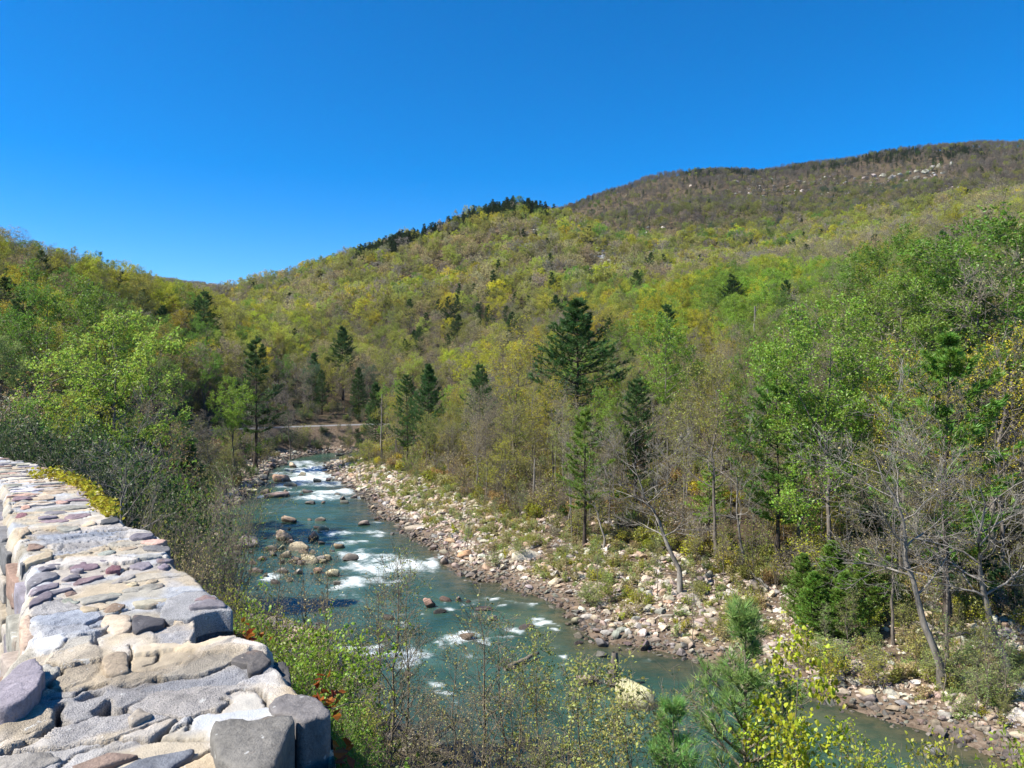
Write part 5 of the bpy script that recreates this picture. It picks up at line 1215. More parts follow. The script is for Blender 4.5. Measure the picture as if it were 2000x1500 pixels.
ROCKS = [rock_mesh(600 + i, 3, 10, .62) for i in range(6)] + [rock_mesh(620 + i, 3, 8, .42, level=True) for i in range(3)] + [rock_mesh(640 + i, 3, 12, .85, .62, .12) for i in range(3)]
PEBB = [rock_mesh(660 + i, 2, 9, .66) for i in range(6)]
RT = (0.30, 0.245, 0.18); RG = (0.225, 0.205, 0.175); RW = (0.37, 0.335, 0.275); RD = (0.15, 0.125, 0.105); RB = (0.25, 0.175, 0.12); RR = (0.34, 0.185, 0.115); RP = (0.255, 0.21, 0.17); RY = (0.40, 0.35, 0.22)
RNAME = {RT: 'tan', RG: 'grey', RW: 'whitish', RD: 'dark', RB: 'brown', RR: 'rust red', RP: 'pinkish', RY: 'mossy yellow'}
def boulder(px, py, wpx, hpx, col, label, mesh=None, rot=None, group='boulders of the river', name='boulder', z0=0.0, sink=.3, depth=.62):
    if z0: x, y, z0 = GH(px, py)
    else: x, y = ONZ(px, py, z0)
    y += wpx * depth * .3 * y / FPX; x = (px - 1000) * y / FPX
    w = wpx * y / FPX * .54; h = hpx * y / FPX * (.72 if hpx > 12 else .8)
    if z0: z0 = gz(x, y)
    me = ROCKS[mesh if mesh is not None else random.randrange(12)]
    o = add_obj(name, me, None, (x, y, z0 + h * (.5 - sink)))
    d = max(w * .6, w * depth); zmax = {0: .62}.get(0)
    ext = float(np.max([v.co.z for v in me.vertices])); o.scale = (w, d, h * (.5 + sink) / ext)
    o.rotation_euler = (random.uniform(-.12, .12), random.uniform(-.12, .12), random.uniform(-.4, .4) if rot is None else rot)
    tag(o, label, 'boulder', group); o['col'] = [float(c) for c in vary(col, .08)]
    return o
HB = [  # photo x, foot y, width, height, colour, label, mesh
    (572, 913, 20, 12, RT, 'pale pyramid-shaped rock standing in the far rapids', 9), (532, 915, 24, 16, RD, 'dark blocky rock at the left foot of the far rapids', 1), (555, 908, 18, 9, RD, 'dark rock behind the pale pyramid rock', 2),
    (589, 931, 24, 11, RD, 'dark pointed rock in the middle of the far rapids', 10), (553, 941, 46, 20, RB, 'long brown ledge rock left of the far rapids', 6), (515, 938, 30, 16, RG, 'grey rock upstream end of the left ledge', 0),
    (498, 948, 34, 15, RG, 'rounded grey rock under the willow bushes on the left bank', 3), (620, 942, 24, 9, RG, 'flat grey rock right of the white far rapids', 7), (641, 940, 16, 8, RD, 'small dark rock touching the flat grey rapids rock', 4),
    (568, 951, 28, 11, RG, 'ridged grey rock below the long brown ledge', 2), (540, 971, 58, 10, RT, 'long flat tan slab at the left edge of the river', 8), (558, 965, 17, 11, RB, 'square knob of rock on the end of the long flat slab', 1),
    (520, 967, 30, 17, RD, 'dark block behind the long flat slab', 5), (492, 964, 32, 12, RT, 'pale sloping rock left of the dark block', 7), (460, 966, 28, 12, RG, 'grey rock at the mouth of the dark left bank', 0),
    (604, 963, 30, 7, RD, 'low dark rock in the second line of rapids', 6), (587, 967, 9, 4, RD, 'tiny dark rock left in the second rapids', 3), (659, 967, 15, 5, RD, 'small dark rock right in the second rapids', 2),
    (670, 977, 17, 10, RD, 'dark cube-like rock below the second rapids', 1), (673, 983, 21, 6, RG, 'flat pale rock in front of the dark cube-like rock', 8), (608, 985, 26, 8, RD, 'dark twin-humped rock in the upper pool', 0), (631, 983, 12, 5, RB, 'small brown rock right of the twin-humped rock', 4),
    (566, 1020, 46, 13, RB, 'tilted brown slab rock lying in the green pool', 7), (604, 1016, 11, 4, RB, 'little brown rock right of the tilted slab', 3), (627, 1018, 23, 9, RP, 'pinkish rock right of the tilted slab', 2), (622, 1032, 22, 5, RD, 'low dark rock in mid pool', 6),
    (714, 1026, 28, 11, RP, 'rounded pinkish boulder in the water near the right bank', 0), (766, 1045, 12, 6, RG, 'lone grey rock off the right bank', 4), (812, 1038, 54, 14, RT, 'broad flat tan slab on the right shore', 8), (693, 973, 20, 8, RG, 'grey rock at the tip of the upper stony bar', 5),
    (730, 996, 24, 11, RT, 'tan block on the shore of the stony bar', 1), (683, 1095, 40, 17, RD, 'dark overhanging boulder at the top of the near rapids', 10), (654, 1127, 34, 19, RY, 'mossy yellow boulder left of the near rapids', 0), (650, 1077, 14, 4, RG, 'thin grey rock upstream of the near rapids', 6),
    (556, 1058, 46, 30, RB, 'big brown rock at the head of the rocky islet', 9), (614, 1056, 30, 24, RB, 'square brown rock at the right head of the islet', 1), (586, 1076, 44, 22, RT, 'tan rock in the middle of the islet', 2), (628, 1064, 20, 8, RT, 'pale flat rock by the right side of the islet', 7),
    (560, 1090, 34, 18, RT, 'tan rock left of the middle of the islet', 5), (604, 1100, 40, 20, RY, 'yellowish rock on the lower islet', 3), (584, 1122, 26, 14, RW, 'white square block at the foot of the islet', 1), (552, 1120, 26, 14, RG, 'grey ribbed rock at the foot of the islet', 11),
    (620, 1120, 30, 14, RB, 'brown rock between the white block and the mossy boulder', 4), (640, 1094, 26, 12, RY, 'mossy rock at the right edge of the islet', 0), (530, 1076, 28, 12, RD, 'dark wet rock left of the islet', 2), (540, 1140, 26, 8, RD, 'dark wet rock below the islet', 6),
    (478, 1071, 62, 32, RG, 'large grey boulder with shaded overhang at the left shore', 10), (436, 1056, 48, 22, RT, 'tan humped rock left of the large grey boulder', 0), (402, 1052, 30, 22, RB, 'brown rock at the left bank above the side pool', 3), (415, 1066, 26, 10, RT, 'tan slab below the humped rock', 7),
    (455, 1086, 40, 10, RG, 'flat rock in front of the large grey boulder', 8), (427, 1082, 18, 10, RW, 'pale small rock in the side pool', 4), (470, 1100, 30, 10, RD, 'dark rock by the side pool', 2), (440, 1110, 30, 10, RD, 'dark rock nearest the wall by the side pool', 5),
    (436, 1134, 36, 26, RY, 'yellowish boulder in the bushes below the wall', 0), (500, 1120, 36, 12, RD, 'dark broken rock between side pool and islet', 11), (512, 1095, 28, 10, RB, 'brown rock between side pool and islet', 1),
    (840, 1187, 30, 26, RB, 'brown upright rock in midstream', 9), (873, 1175, 32, 9, RB, 'low brown rock in the row right of the upright midstream rock', 6), (896, 1175, 18, 12, RT, 'tan rock in the midstream row', 1), (914, 1178, 13, 8, RB, 'end rock of the midstream row', 3), (860, 1198, 28, 10, RD, 'dark wet rock below the upright midstream rock', 2),
    (762, 1210, 30, 10, RD, 'half sunk dark rock behind the bare saplings', 6), (965, 1212, 26, 11, RG, 'rounded rock in the riffle behind the saplings', 0), (945, 1192, 40, 6, RD, 'flat sunk rock in the riffle', 8), (910, 1250, 44, 12, RB, 'brown rock in the lower riffle', 4), (1030, 1228, 34, 10, RD, 'dark rock at the lower right riffle', 2),
    (640, 1243, 40, 11, RT, 'flat tan rock at the left shore behind the green bush', 7), (1128, 1220, 26, 18, RT, 'tan boulder at the waterline of the boulder bar', 0), (1128, 1246, 22, 14, RT, 'round tan boulder standing in the shallows', 3), (1176, 1264, 30, 22, RG, 'grey pointed boulder at the waterline', 9),
    (1174, 1283, 32, 10, RG, 'grey rock alone in the shallows', 4), (1131, 1258, 20, 7, RD, 'dark small rock in the shallows', 2), (1211, 1271, 10, 6, RD, 'tiny dark rock in the shallows', 1),
    (1252, 1384, 112, 56, RY, 'big mossy tan slab in the near channel', 6), (1146, 1338, 60, 22, RT, 'pale low slab upstream of the big mossy slab', 7), (1396, 1394, 38, 16, RW, 'white rock right of the big mossy slab', 5), (1562, 1385, 22, 10, RG, 'grey rock near the right shore behind the maple sapling', 0),
    (1822, 1477, 48, 20, RW, 'whitish slab in the dark shallows at the lower right', 8), (690, 1340, 54, 16, RB, 'brown rock on the left shore beside the debris', 0), (732, 1346, 44, 14, RG, 'grey rock on the left shore beside the debris', 2), (655, 1326, 40, 14, RB, 'brown rock half under the green bush', 5), (800, 1320, 26, 8, RD, 'dark rock washed by the lower left rapids', 6)]
for px, py, w_, h_, c, lab, me in HB: boulder(px, py, w_, h_, c, lab, me)
HB2 = [(913, 1091, 40, 17, RR, 'rust red boulder on the stony bar', 0, 1.0), (868, 1105, 28, 20, RD, 'dark boulder at the waterline below the rust red boulder', 1, .1), (1030, 1096, 62, 22, RW, 'white broad boulder at the foot of the wooded bank', 2, 1.4), (1268, 1168, 30, 18, RW, 'large white boulder high on the boulder bar', 0, 1.8),
       (1350, 1178, 38, 22, RG, 'large grey boulder right of the large white boulder', 3, 1.8), (1246, 1192, 20, 12, RD, 'dark boulder below the large white boulder', 4, 1.2), (1385, 1130, 30, 16, RG, 'grey boulder at the forest edge', 5, 2.6), (1575, 1290, 34, 22, RW, 'white boulder behind the maple sapling', 9, 1.5), (1715, 1300, 44, 20, RG, 'grey block low on the bar behind the maple sapling', 1, 1.6),
       (1875, 1260, 34, 18, RW, 'white boulder near the leaning sycamore', 3, 2.4), (1325, 1310, 1, 1, RT, '', 0, 0), (1352, 1280, 22, 12, RW, 'white block at the waterline of the bar', 1, .1), (1372, 1288, 16, 9, RW, 'small white block at the waterline of the bar', 4, .1), (800, 1030, 18, 10, RT, 'tan rock above the broad flat slab', 0, .6)]
for px, py, w_, h_, c, lab, me, z0 in HB2:
    if lab: boulder(px, py, w_, h_, c, lab, me, z0=z0, group='boulders of the stony bar')
_e = random.Random(41); HB3 = []
for k in range(46):
    if k < 28: px, py = _e.gauss(592, 26), _e.gauss(1092, 22)
    else: px, py = _e.uniform(385, 530), _e.uniform(1048, 1135)
    w_ = _e.uniform(10, 30); HB3.append((px, py, w_, w_ * _e.uniform(.35, .6), _e.choice([RT, RB, RB, RY, RG, RD, RT])))
LAND += [('the rust red boulder', 913, 1085), ('the large white boulder', 1268, 1160), ('the large grey boulder on the bar', 1350, 1170), ('the broad flat shore slab', 812, 1034), ('the white block at the waterline', 1352, 1276), ('the rocky islet', 590, 1090), ('the maple sapling', 1560, 1330), ('the bend of the bar', 740, 1000), ('the waterline boulder', 1128, 1215)]
LANDR = [l for l in LAND if l[2] > 900] + [('the large grey boulder at the left shore', 478, 1056), ('the tan humped rock', 436, 1046), ('the mossy boulder left of the rapids', 654, 1118), ('the big brown islet rock', 556, 1045), ('the white square islet block', 584, 1116)]
LAND, LAND_KEEP = LANDR, LAND
for px, py, w_, h_, c in HB3:
    o = boulder(px, py, w_, h_, c, None); relabel(o, ('small ' if w_ < 18 else '') + RNAME[c] + ' rock', px, py, o.location.y)
LAND = LAND_KEEP
# the stones of both banks: the largest are things, the rest one mass
def bank_stones():
    rng = np.random.default_rng(31); n = 230000
    X = rng.uniform(-60, 45, n); Y = rng.uniform(20, 150, n)
    sd = poly_sd(RIVER, X, Y)
    rb = line_dist(np.array([ONZ(x, y, 0) for x, y in R_PX]), X, Y); lb = line_dist(np.array([ONZ(x, y, 0) for x, y in L_PX]), X, Y)
    right = rb < lb
    wid = np.where(right, np.interp(Y, [25, 45, 60, 80, 110, 140], [17, 17, 14, 11, 9, 6]), np.interp(Y, [25, 40, 60, 90, 140], [1.5, 2.2, 3.5, 5, 4]))
    dens = np.clip(1.25 - np.clip(sd, 0, 99) / wid, 0, 1) ** .5 * (.45 + .8 * sstep(.3, .6, fbm(X / 3, Y / 3, 3, 101)))
    ok = (sd > -.6) & (sd < wid) & (rng.uniform(size=n) < dens) & (1000 + FPX * X / Y > 330) & (1000 + FPX * X / Y < 2100)
    X, Y, sd, right = X[ok], Y[ok], sd[ok], right[ok]; n = len(X); Z = ground(X, Y)
    s = .088 * (1 - rng.uniform(0, .9965, n)) ** -.42; s = np.minimum(s, .44) * np.interp(Y, [30, 100], [1, 1.25])
    s = np.where(sd < 0, s * .8, s)
    return X, Y, Z, s, sd, right
SX, SY, SZ, SS, SSD, SR = bank_stones()
order = np.argsort(-SS * SS / SY); big = order[:155]; rest = order[155:]
print('STONES', len(SX))
def stone_col(rng, z):
    r = rng.random(); return RT if r < .36 else RW if r < .52 else RG if r < .68 else RP if r < .82 else RB if r < .93 else RD
_q = random.Random(77); LAND_KEEP = LAND; LAND = LANDR
for i in big:
    x, y, z, s = SX[i], SY[i], SZ[i], SS[i]; c = stone_col(_q, z); f = _q.uniform(.5, .8)
    o = add_obj('boulder', ROCKS[_q.randrange(12)], None, (x, y, max(z, -.05) + s * f * .08))
    o.scale = (s * _q.uniform(.95, 1.35), s, s * f * 1.5); o.rotation_euler = (_q.uniform(-.25, .25), _q.uniform(-.25, .25), _q.uniform(0, 6.28))
    tag(o, None, 'boulder', 'boulders of the stony bar' if SR[i] else 'boulders of the left bank'); o['col'] = [float(v) for v in vary(c, .12)]
    px, py = proj(x, y, z); relabel(o, ('large ' if s > .5 else '') + RNAME[c] + ' boulder on the bank', px, py, y)
LAND = LAND_KEEP
me = bpy.data.meshes.new('bank_stones'); me.vertices.add(len(rest))
me.vertices.foreach_set('co', np.c_[SX[rest], SY[rest], np.maximum(SZ[rest], -.04) + SS[rest] * .12].astype(np.float32).ravel())
rg = np.random.default_rng(3); cols = np.array([vary(stone_col(_q, 0), .16) for _ in rest]); color_attr(me, 'col', cols)
sc = np.c_[SS[rest] * rg.uniform(.9, 1.4, len(rest)), SS[rest], SS[rest] * rg.uniform(.6, 1.1, len(rest))]
for nm, ar in (('scl', sc), ('rot', np.c_[rg.normal(0, .3, (len(rest), 2)), rg.uniform(0, 6.28, len(rest))])):
    a = me.attributes.new(nm, 'FLOAT_VECTOR', 'POINT'); a.data.foreach_set('vector', ar.astype(np.float32).ravel())
a = me.attributes.new('idx', 'INT', 'POINT'); a.data.foreach_set('value', rg.integers(0, 6, len(rest)).astype(np.int32))
bs = scatter('bank_stones', me, [bpy.data.objects.new('stone_source', m) for m in PEBB])
tag(bs, 'countless tan and grey cobbles of the river banks', 'stones', kind='stuff')
HAZE = 0.00003
# ------------------------------------------------------------------ bushes, saplings and ground plants
def near(kind, px, D, top, col, label, name, cat, wide=1.0, group=None, rotz=None, tilt=(0, 0), stem='stem', leaf='foliage', dz=0.0):
    x = (px - 1000.0) * D / FPX; z = gz(x, D) - dz; h = max(.35, EYE + (HOR - top) * D / FPX - z)
    return plant(KD[kind], name, (x, D, z), h, label, cat, vary(col, .06), group, rotz, wide, tilt, stem, leaf)
LOBED = True
for i in range(4): KD['stem%d' % i] = Kind('thin_sapling', deciduous(700 + i, 6, .042, .18, 1.3, 26, 6, 4, 0, 2, .05, 36, .30, .03, profile='cone', leafless=.4, twig=.0042, sides=6, width=.5), M_TWIG, M_LEAF, 6)
for i in range(2): KD['leafy%d' % i] = Kind('leafy_sapling', deciduous(710 + i, 5, .034, .15, 1.2, 20, 6, 4, 0, 5, .055, 36, .30, .03, profile='cone', leafless=.1, twig=.0035, sides=6, width=.55), M_TWIG, M_LEAF, 5)
KD['maple0'] = Kind('maple_sapling', deciduous(720, 5.5, .04, .2, 1.15, 18, 6, 4, 0, 5, .072, 55, .12, .03, profile='cone', leafless=.1, twig=.003, sides=6, width=.9, leaf_up=.8), M_TWIG, M_LEAF, 5.5)
KD['wpine0'] = Kind('pine_sapling', pine(730, 4.2, .04, .02, 1.35, gap=.62, per=5, k2=8, tufts=4, blade=.12, w=.006, nper=11, ragged=.3, hole=.03, droop=.12), M_TWIG, M_NEEDLE, 4.2)
KD['dense0'] = Kind('dense_bush', shrub(740, 1.5, 1.1, 22, 8, 5, 6, .042, .010, .55, twig=.0022, lean=.8), M_TWIG, M_LEAF, 1.5)
KD['dense1'] = Kind('dense_bush', shrub(741, 1.5, 1.1, 22, 8, 5, 6, .048, .010, .55, twig=.0022, lean=.8), M_TWIG, M_LEAF, 1.5)
KD['rhodo0'] = Kind('evergreen_bush', shrub(745, 3, 2.0, 18, 7, 5, 6, .13, .022, .34, twig=.005, lean=.75), M_BARK, M_LEAF, 3)
LOBED = False
KD['twiggy0'] = Kind('twiggy_bush', shrub(750, 2.2, 1.5, 20, 8, 6, 2, .06, .012, .5, twig=.0035, lean=.75, leafless=.3), M_TWIG, M_LEAF, 2.2)
KD['twiggy1'] = Kind('twiggy_bush', shrub(751, 2.2, 1.5, 18, 8, 6, 3, .065, .012, .5, twig=.0035, lean=.85, leafless=.2), M_TWIG, M_LEAF, 2.2)
for i in range(2): KD['tall_twiggy%d' % i] = Kind('tall_bush', shrub(755 + i, 4.2, 1.7, 14, 9, 6, 3, .06, .022, .5, twig=.004, lean=.6, leafless=.3), M_TWIG, M_LEAF, 4.2)
BUSHG = (0.150, 0.215, 0.022); PALEL = (0.235, 0.240, 0.060)
# green bushes against the outer side of the wall
for px, D, top, c, w, lab in ((520, 6.6, 1196, BUSHG, 1.1, 'bright green small-leaved bush touching the wall below the black overhang'), (592, 6.2, 1232, BUSHG, 1.1, 'bright green small-leaved bush right of the wall stones, middle one'),
                              (628, 5.4, 1312, BUSHG, 1.0, 'green bush beside the thick grey slab of the wall'), (655, 4.7, 1405, GREEN, .9, 'dark green bush at the wall by the black gap'), (475, 8.2, 1180, OLIVE, .7, 'olive bush behind the mid part of the wall'),
                              (560, 8.2, 1215, OLIVE, .8, 'olive bush behind the bright green ones'), (668, 5.6, 1370, OLIVE, .8, 'straggly bush between wall and river debris')):
    near(random.choice(['dense0', 'dense1']), px, D, top, c, lab, 'bush', 'bush', w * .8, 'bushes along the outer side of the wall')
for px, D, top, c, k, lab in ((300, 12.5, 1000, OLIVE, 'twiggy0', 'twiggy olive bush right of the leaning grey tree'), (330, 13.5, 975, OLIVE, 'twiggy1', 'olive bush behind the middle of the wall'), (372, 15, 1030, TAN, 'twiggy0', 'brown twiggy bush above the side pool'), (330, 10, 1062, TAN, 'twiggy1', 'brown twiggy bush close behind the wall'),
                              (395, 11, 1118, OLIVE, 'twiggy0', 'olive twiggy bush close behind the wall'), (440, 10, 1158, LIME, 'twiggy1', 'yellow-green bush close behind the wall'), (385, 20, 950, GREEN, 'twiggy1', 'green bush under the silvery bare tree'), (330, 22, 925, OLIVE, 'twiggy0', 'olive bush at the top of the left river bank'),
                              (420, 32, 925, SAGE, 'twiggy1', 'pale bush hanging over the left bank'), (450, 40, 905, OLIVE, 'twiggy0', 'olive bush on the left bank above the rocks'), (350, 30, 955, TAN, 'twiggy0', 'brown bush on the left bank slope'), (270, 17, 930, DARKG, 'rhodo0', 'dark bush between the pale green tree and the leaning tree')):
    near(k if D < 13 or k == 'rhodo0' else 'tall_' + k, px, D, top, c, lab, 'bush', 'bush', .72, 'bushes of the left bank')
for px, D, top, c, lab in ((45, 13, 812, DARKG, 'dark evergreen bush at the far end of the wall, left one'), (125, 13.5, 822, DARKG, 'dark evergreen bush at the far end of the wall, middle one'), (195, 14.5, 862, DARKG, 'dark evergreen bush left of the tall pale green trunk'), (85, 11.5, 858, DARKG, 'low dark evergreen bush touching the far end of the wall'),
                           (0, 12, 835, DARKG, 'dark evergreen bush cut by the left edge of the picture'), (235, 21, 880, GREEN, 'green bush behind the tall pale green trunk'), (160, 24, 830, GREEN, 'green bush under the yellow-green tree'), (40, 24, 780, GREEN, 'green bush behind the dark evergreens at the left edge')):
    near('rhodo0', px, D, top, c, lab, 'evergreen_bush', 'bush', .8, 'evergreen bushes at the end of the wall')
# slim trees that rise in front of the river
for px, D, top, k, w, c, lab in (
    (772, 14, 1058, 'stem0', 1.0, PALEL, 'tall bare sapling in front of the near rapids, left stem of a pair'), (800, 14.4, 1085, 'stem1', .9, PALEL, 'tall bare sapling in front of the near rapids, right stem of a pair'), (745, 15, 1110, 'stem2', .9, TAN, 'thin sapling left of the tall pair'),
    (950, 13, 1150, 'stem3', 1.15, PALEL, 'wide topped bare sapling in front of the midstream rocks'), (982, 13.2, 1195, 'stem0', .9, PALEL, 'bare sapling just right of the wide topped sapling'), (1008, 12, 1285, 'stem1', 1.0, PALEL, 'slim straight sapling with side branches near the bottom middle'),
    (545, 19, 1038, 'stem2', .9, TAN, 'slender sapling left of three in front of the islet'), (596, 18, 1046, 'stem3', .95, TAN, 'slender sapling middle of three in front of the islet'), (640, 17, 1066, 'stem0', .85, TAN, 'slender sapling right of three in front of the islet'), (664, 16, 1195, 'stem1', .8, TAN, 'short sapling above the green bush'),
    (705, 13, 1205, 'stem2', 1.0, PALEL, 'leaning thin sapling between bush and tall pair'), (885, 12, 1238, 'stem3', 1.0, PALEL, 'sparse sapling with a few pale leaves left of the wide topped one'), (1065, 12, 1240, 'leafy0', .8, PALEL, 'pale green leafy sapling with a pointed top'), (1105, 11.5, 1285, 'stem1', 1.1, PALEL, 'sapling right of the pointed leafy one'),
    (1150, 11, 1285, 'leafy1', 1.1, PALEL, 'pale leafy sapling in front of the low pale slab'), (1232, 11, 1292, 'leafy0', 1.1, PALEL, 'pale leafy sapling in front of the big mossy slab'), (1290, 10.6, 1335, 'stem2', 1.2, PALEL, 'thin sapling right of the big mossy slab'), (1335, 11.4, 1305, 'stem3', 1.0, PALEL, 'thin sapling with reddish twigs left of the pine sapling'),
    (1185, 9.6, 1370, 'leafy1', 1.1, PALEL, 'low pale leafy sapling at the bottom of the picture'), (1060, 10, 1400, 'stem0', 1.2, PALEL, 'low thin sapling at the bottom middle'), (840, 11, 1330, 'stem2', 1.2, TAN, 'thin twiggy sapling over the debris'), (720, 11, 1330, 'stem3', 1.1, TAN, 'thin twiggy sapling beside the left shore'), (460, 15, 1112, 'stem1', 1.0, TAN, 'thin sapling rising above the wall edge, left one'), (505, 16, 1128, 'stem0', 1.0, TAN, 'thin sapling rising above the wall edge, right one'),
    (925, 11, 1360, 'stem1', 1.1, TAN, 'low bare sapling at the right end of the debris')):
    near(k, px, D, top, c, lab, 'sapling', 'sapling', w, 'saplings on the near bank', dz=.2)
near('maple0', 1565, 10, 1190, (0.265, 0.30, 0.018), 'maple sapling with large bright yellow-green leaves at the lower right', 'maple_sapling', 'sapling', .62, None, 1.0)
near('maple0', 1475, 10.8, 1330, (0.265, 0.30, 0.018), 'smaller bright yellow-green sapling left of the maple sapling', 'maple_sapling', 'sapling', .6, None, 3.0)
near('maple0', 1640, 9.6, 1395, (0.265, 0.30, 0.018), 'low bright yellow-green sapling right of the maple sapling', 'maple_sapling', 'sapling', .75, None, 4.4)
near('wpine0', 1445, 11, 1225, (0.15, 0.235, 0.065), 'young pine with long soft needles left of the maple sapling', 'pine_sapling', 'pine', .95, None, .5)
near('wpine0', 1320, 10.2, 1395, (0.15, 0.235, 0.065), 'young pine top at the bottom edge of the picture', 'pine_sapling', 'pine', .9, None, 2.5)
for px, D, top, lab in ((1700, 9, 1455, 'yellow-green bush at the bottom right, left one'), (1780, 9.4, 1468, 'yellow-green bush at the bottom right, middle one'), (1880, 9, 1452, 'yellow-green bush at the bottom right, right one'), (1960, 9.5, 1440, 'yellow-green bush in the bottom right corner')):
    near('leafy%d' % (D > 9.2), px, D, top + 6, (.24, .26, .03), lab, 'bush', 'bush', .75, 'yellow-green bushes at the bottom right')
# silvery bushes and young stems among the boulders of the bar
LAND, LAND_KEEP = LANDR, LAND
_b = random.Random(5)
for k in range(64):
    px = _b.choice([_b.uniform(800, 1150), _b.uniform(1150, 1500), _b.uniform(1500, 2000), _b.uniform(1600, 1990)])
    shore = np.interp(px, [790, 860, 1000, 1120, 1320, 1550, 1880, 2000], [1030, 1090, 1150, 1200, 1275, 1345, 1450, 1490]); py = shore - _b.uniform(22, 150 if px < 1150 else 210)
    x, y, z = GH(px, py); c = _b.choice([SAGE, SAGE, SAGE, PALEL, OLIVE, LIME]); r = _b.random()
    nm = {SAGE: 'silvery green', PALEL: 'pale yellow-green', OLIVE: 'olive', LIME: 'yellow-green'}[c]
    if r < .62:
        h = _b.uniform(.8, 2.0); o = plant(KD['bush%d' % _b.randrange(3)], 'bush', (x, y, z), h, None, 'bush', vary(c), 'bushes among the boulders of the bar', None, _b.uniform(1, 1.5), (0, 0), 'stem', 'foliage'); w_ = 'bush'
    else:
        h = _b.uniform(2.5, 4.5); o = plant(KD['slim%d' % _b.randrange(2)], 'sapling', (x, y, z), h, None, 'sapling', vary(c), 'saplings among the boulders of the bar', None, _b.uniform(.9, 1.3)); w_ = 'sapling'
    relabel(o, nm + ' ' + w_, px, py - h * 700 / y, y)
LAND = LAND_KEEP
# undergrowth: too many small plants to count, one mass for the woods, one for the open bar
def ground_cover(name, pts, cols, sizes, kinds, label, cat='undergrowth'):
    X, Y = pts; me = bpy.data.meshes.new(name); n = len(X); me.vertices.add(n); rg_ = np.random.default_rng(n)
    me.vertices.foreach_set('co', np.c_[X, Y, ground(X, Y) - .03].astype(np.float32).ravel()); color_attr(me, 'col', np.array(cols))
    w_ = rg_.uniform(.85, 1.4, n); sc_ = np.c_[sizes * w_, sizes * w_, sizes]
    for nm, ar in (('scl', sc_), ('rot', np.c_[rg_.normal(0, .08, (n, 2)), rg_.uniform(0, 6.28, n)])):
        a = me.attributes.new(nm, 'FLOAT_VECTOR', 'POINT'); a.data.foreach_set('vector', ar.astype(np.float32).ravel())
    a = me.attributes.new('idx', 'INT', 'POINT'); a.data.foreach_set('value', rg_.integers(0, len(kinds), n).astype(np.int32))
    o = scatter(name, me, [bpy.data.objects.new('source', k) for k in kinds]); tag(o, label, cat, kind='stuff')
def under_src(seed, H, **k): return join_two('undergrowth', shrub(seed, H, **k), M_TWIG, M_LEAF)
US = [under_src(760, 1.6, spread=1.1, stems=10, k2=6, k3=4, nleaf=2, leaf=.11, r0=.014, twig=.006), under_src(761, 1.8, spread=1.2, stems=9, k2=6, k3=5, nleaf=1, leaf=.10, r0=.016, twig=.007, leafless=.4),
      under_src(762, 1.4, spread=1.2, stems=11, k2=5, k3=4, nleaf=4, leaf=.13, r0=.014, twig=.006), under_src(763, 3.4, spread=1.0, stems=5, k2=8, k3=5, nleaf=2, leaf=.12, r0=.024, twig=.007, lean=.35)]
rg = np.random.default_rng(55); n = 9000
X = np.r_[rg.uniform(-30, 75, n), rg.uniform(-62, -5, n // 2)]; Y = np.r_[rg.uniform(40, 150, n), rg.uniform(16, 178, n // 2)]
sd = poly_sd(RIVER, X, Y); rd, _ = _road(X, Y); pxx = 1000 + FPX * X / Y; rightside = np.r_[np.ones(n, bool), np.zeros(n // 2, bool)]
lim = np.where(rightside, np.interp(Y, [45, 60, 80, 110, 140], [12, 10, 8, 7, 5]), 1.6)
ok = (sd > lim) & (rd > 3.6) & (pxx > -100) & (pxx < 2100) & (rg.uniform(size=len(X)) < np.where(rightside, .62, .62)) & (rightside | (pxx < 330) | (Y > 62))
ok &= ~((~rightside) & ((Y < 138) | (X > -2)) & (poly_sd(RIVER, X, Y) > 0) & (line_dist(np.array([ONZ(x, y, 0) for x, y in R_PX]), X, Y) < line_dist(np.array([ONZ(x, y, 0) for x, y in L_PX]), X, Y)))
X, Y, rightside = X[ok], Y[ok], rightside[ok]
pal_r, pal_l = [TAN, OLIVE, OLIVE, LIME, GREY, RUSSET, GREEN, YELLOW], [OLIVE, GREEN, DARKG, PINE, TAN, RUSSET, GREY, OLIVE]
cols = [vary(random.choice(pal_r if r else pal_l if yy < 138 else [DARKG, PINE, GREEN, DARKG, OLIVE]), .25) for r, yy in zip(rightside, Y)]
ground_cover('undergrowth', (X, Y), cols, rg.uniform(.5, 1.35, len(X)), US, 'low shrubs and young stems under the trees of both banks')
HS = [under_src(770, .5, spread=.4, stems=9, k2=4, k3=0, nleaf=6, leaf=.07, r0=.006, twig=.003), under_src(771, .7, spread=.5, stems=8, k2=5, k3=0, nleaf=5, leaf=.07, r0=.006, twig=.003), under_src(772, .35, spread=.5, stems=12, k2=4, k3=0, nleaf=5, leaf=.06, r0=.005, twig=.003)]
n = 34000; X = rg.uniform(-35, 42, n); Y = rg.uniform(28, 130, n); sd = poly_sd(RIVER, X, Y); pxx = 1000 + FPX * X / Y
isr = line_dist(np.array([ONZ(x, y, 0) for x, y in R_PX]), X, Y) < line_dist(np.array([ONZ(x, y, 0) for x, y in L_PX]), X, Y)
ok = isr & (sd > 1.2) & (sd < 18) & (pxx < 2080) & (rg.uniform(size=n) < (.25 + .9 * sstep(.45, .65, fbm(X / 4, Y / 4, 3, 111))) * sstep(1, 5, sd))
X, Y = X[ok], Y[ok]
ground_cover('bar_herbs', (X, Y), [vary(random.choice([SAGE, SAGE, OLIVE, PALEL, TAN, TAN, TAN, LIME]), .2) for _ in X], rg.uniform(.5, 1.5, len(X)), HS, 'silvery herbs and tufts growing between the cobbles of the bar', 'herbs')
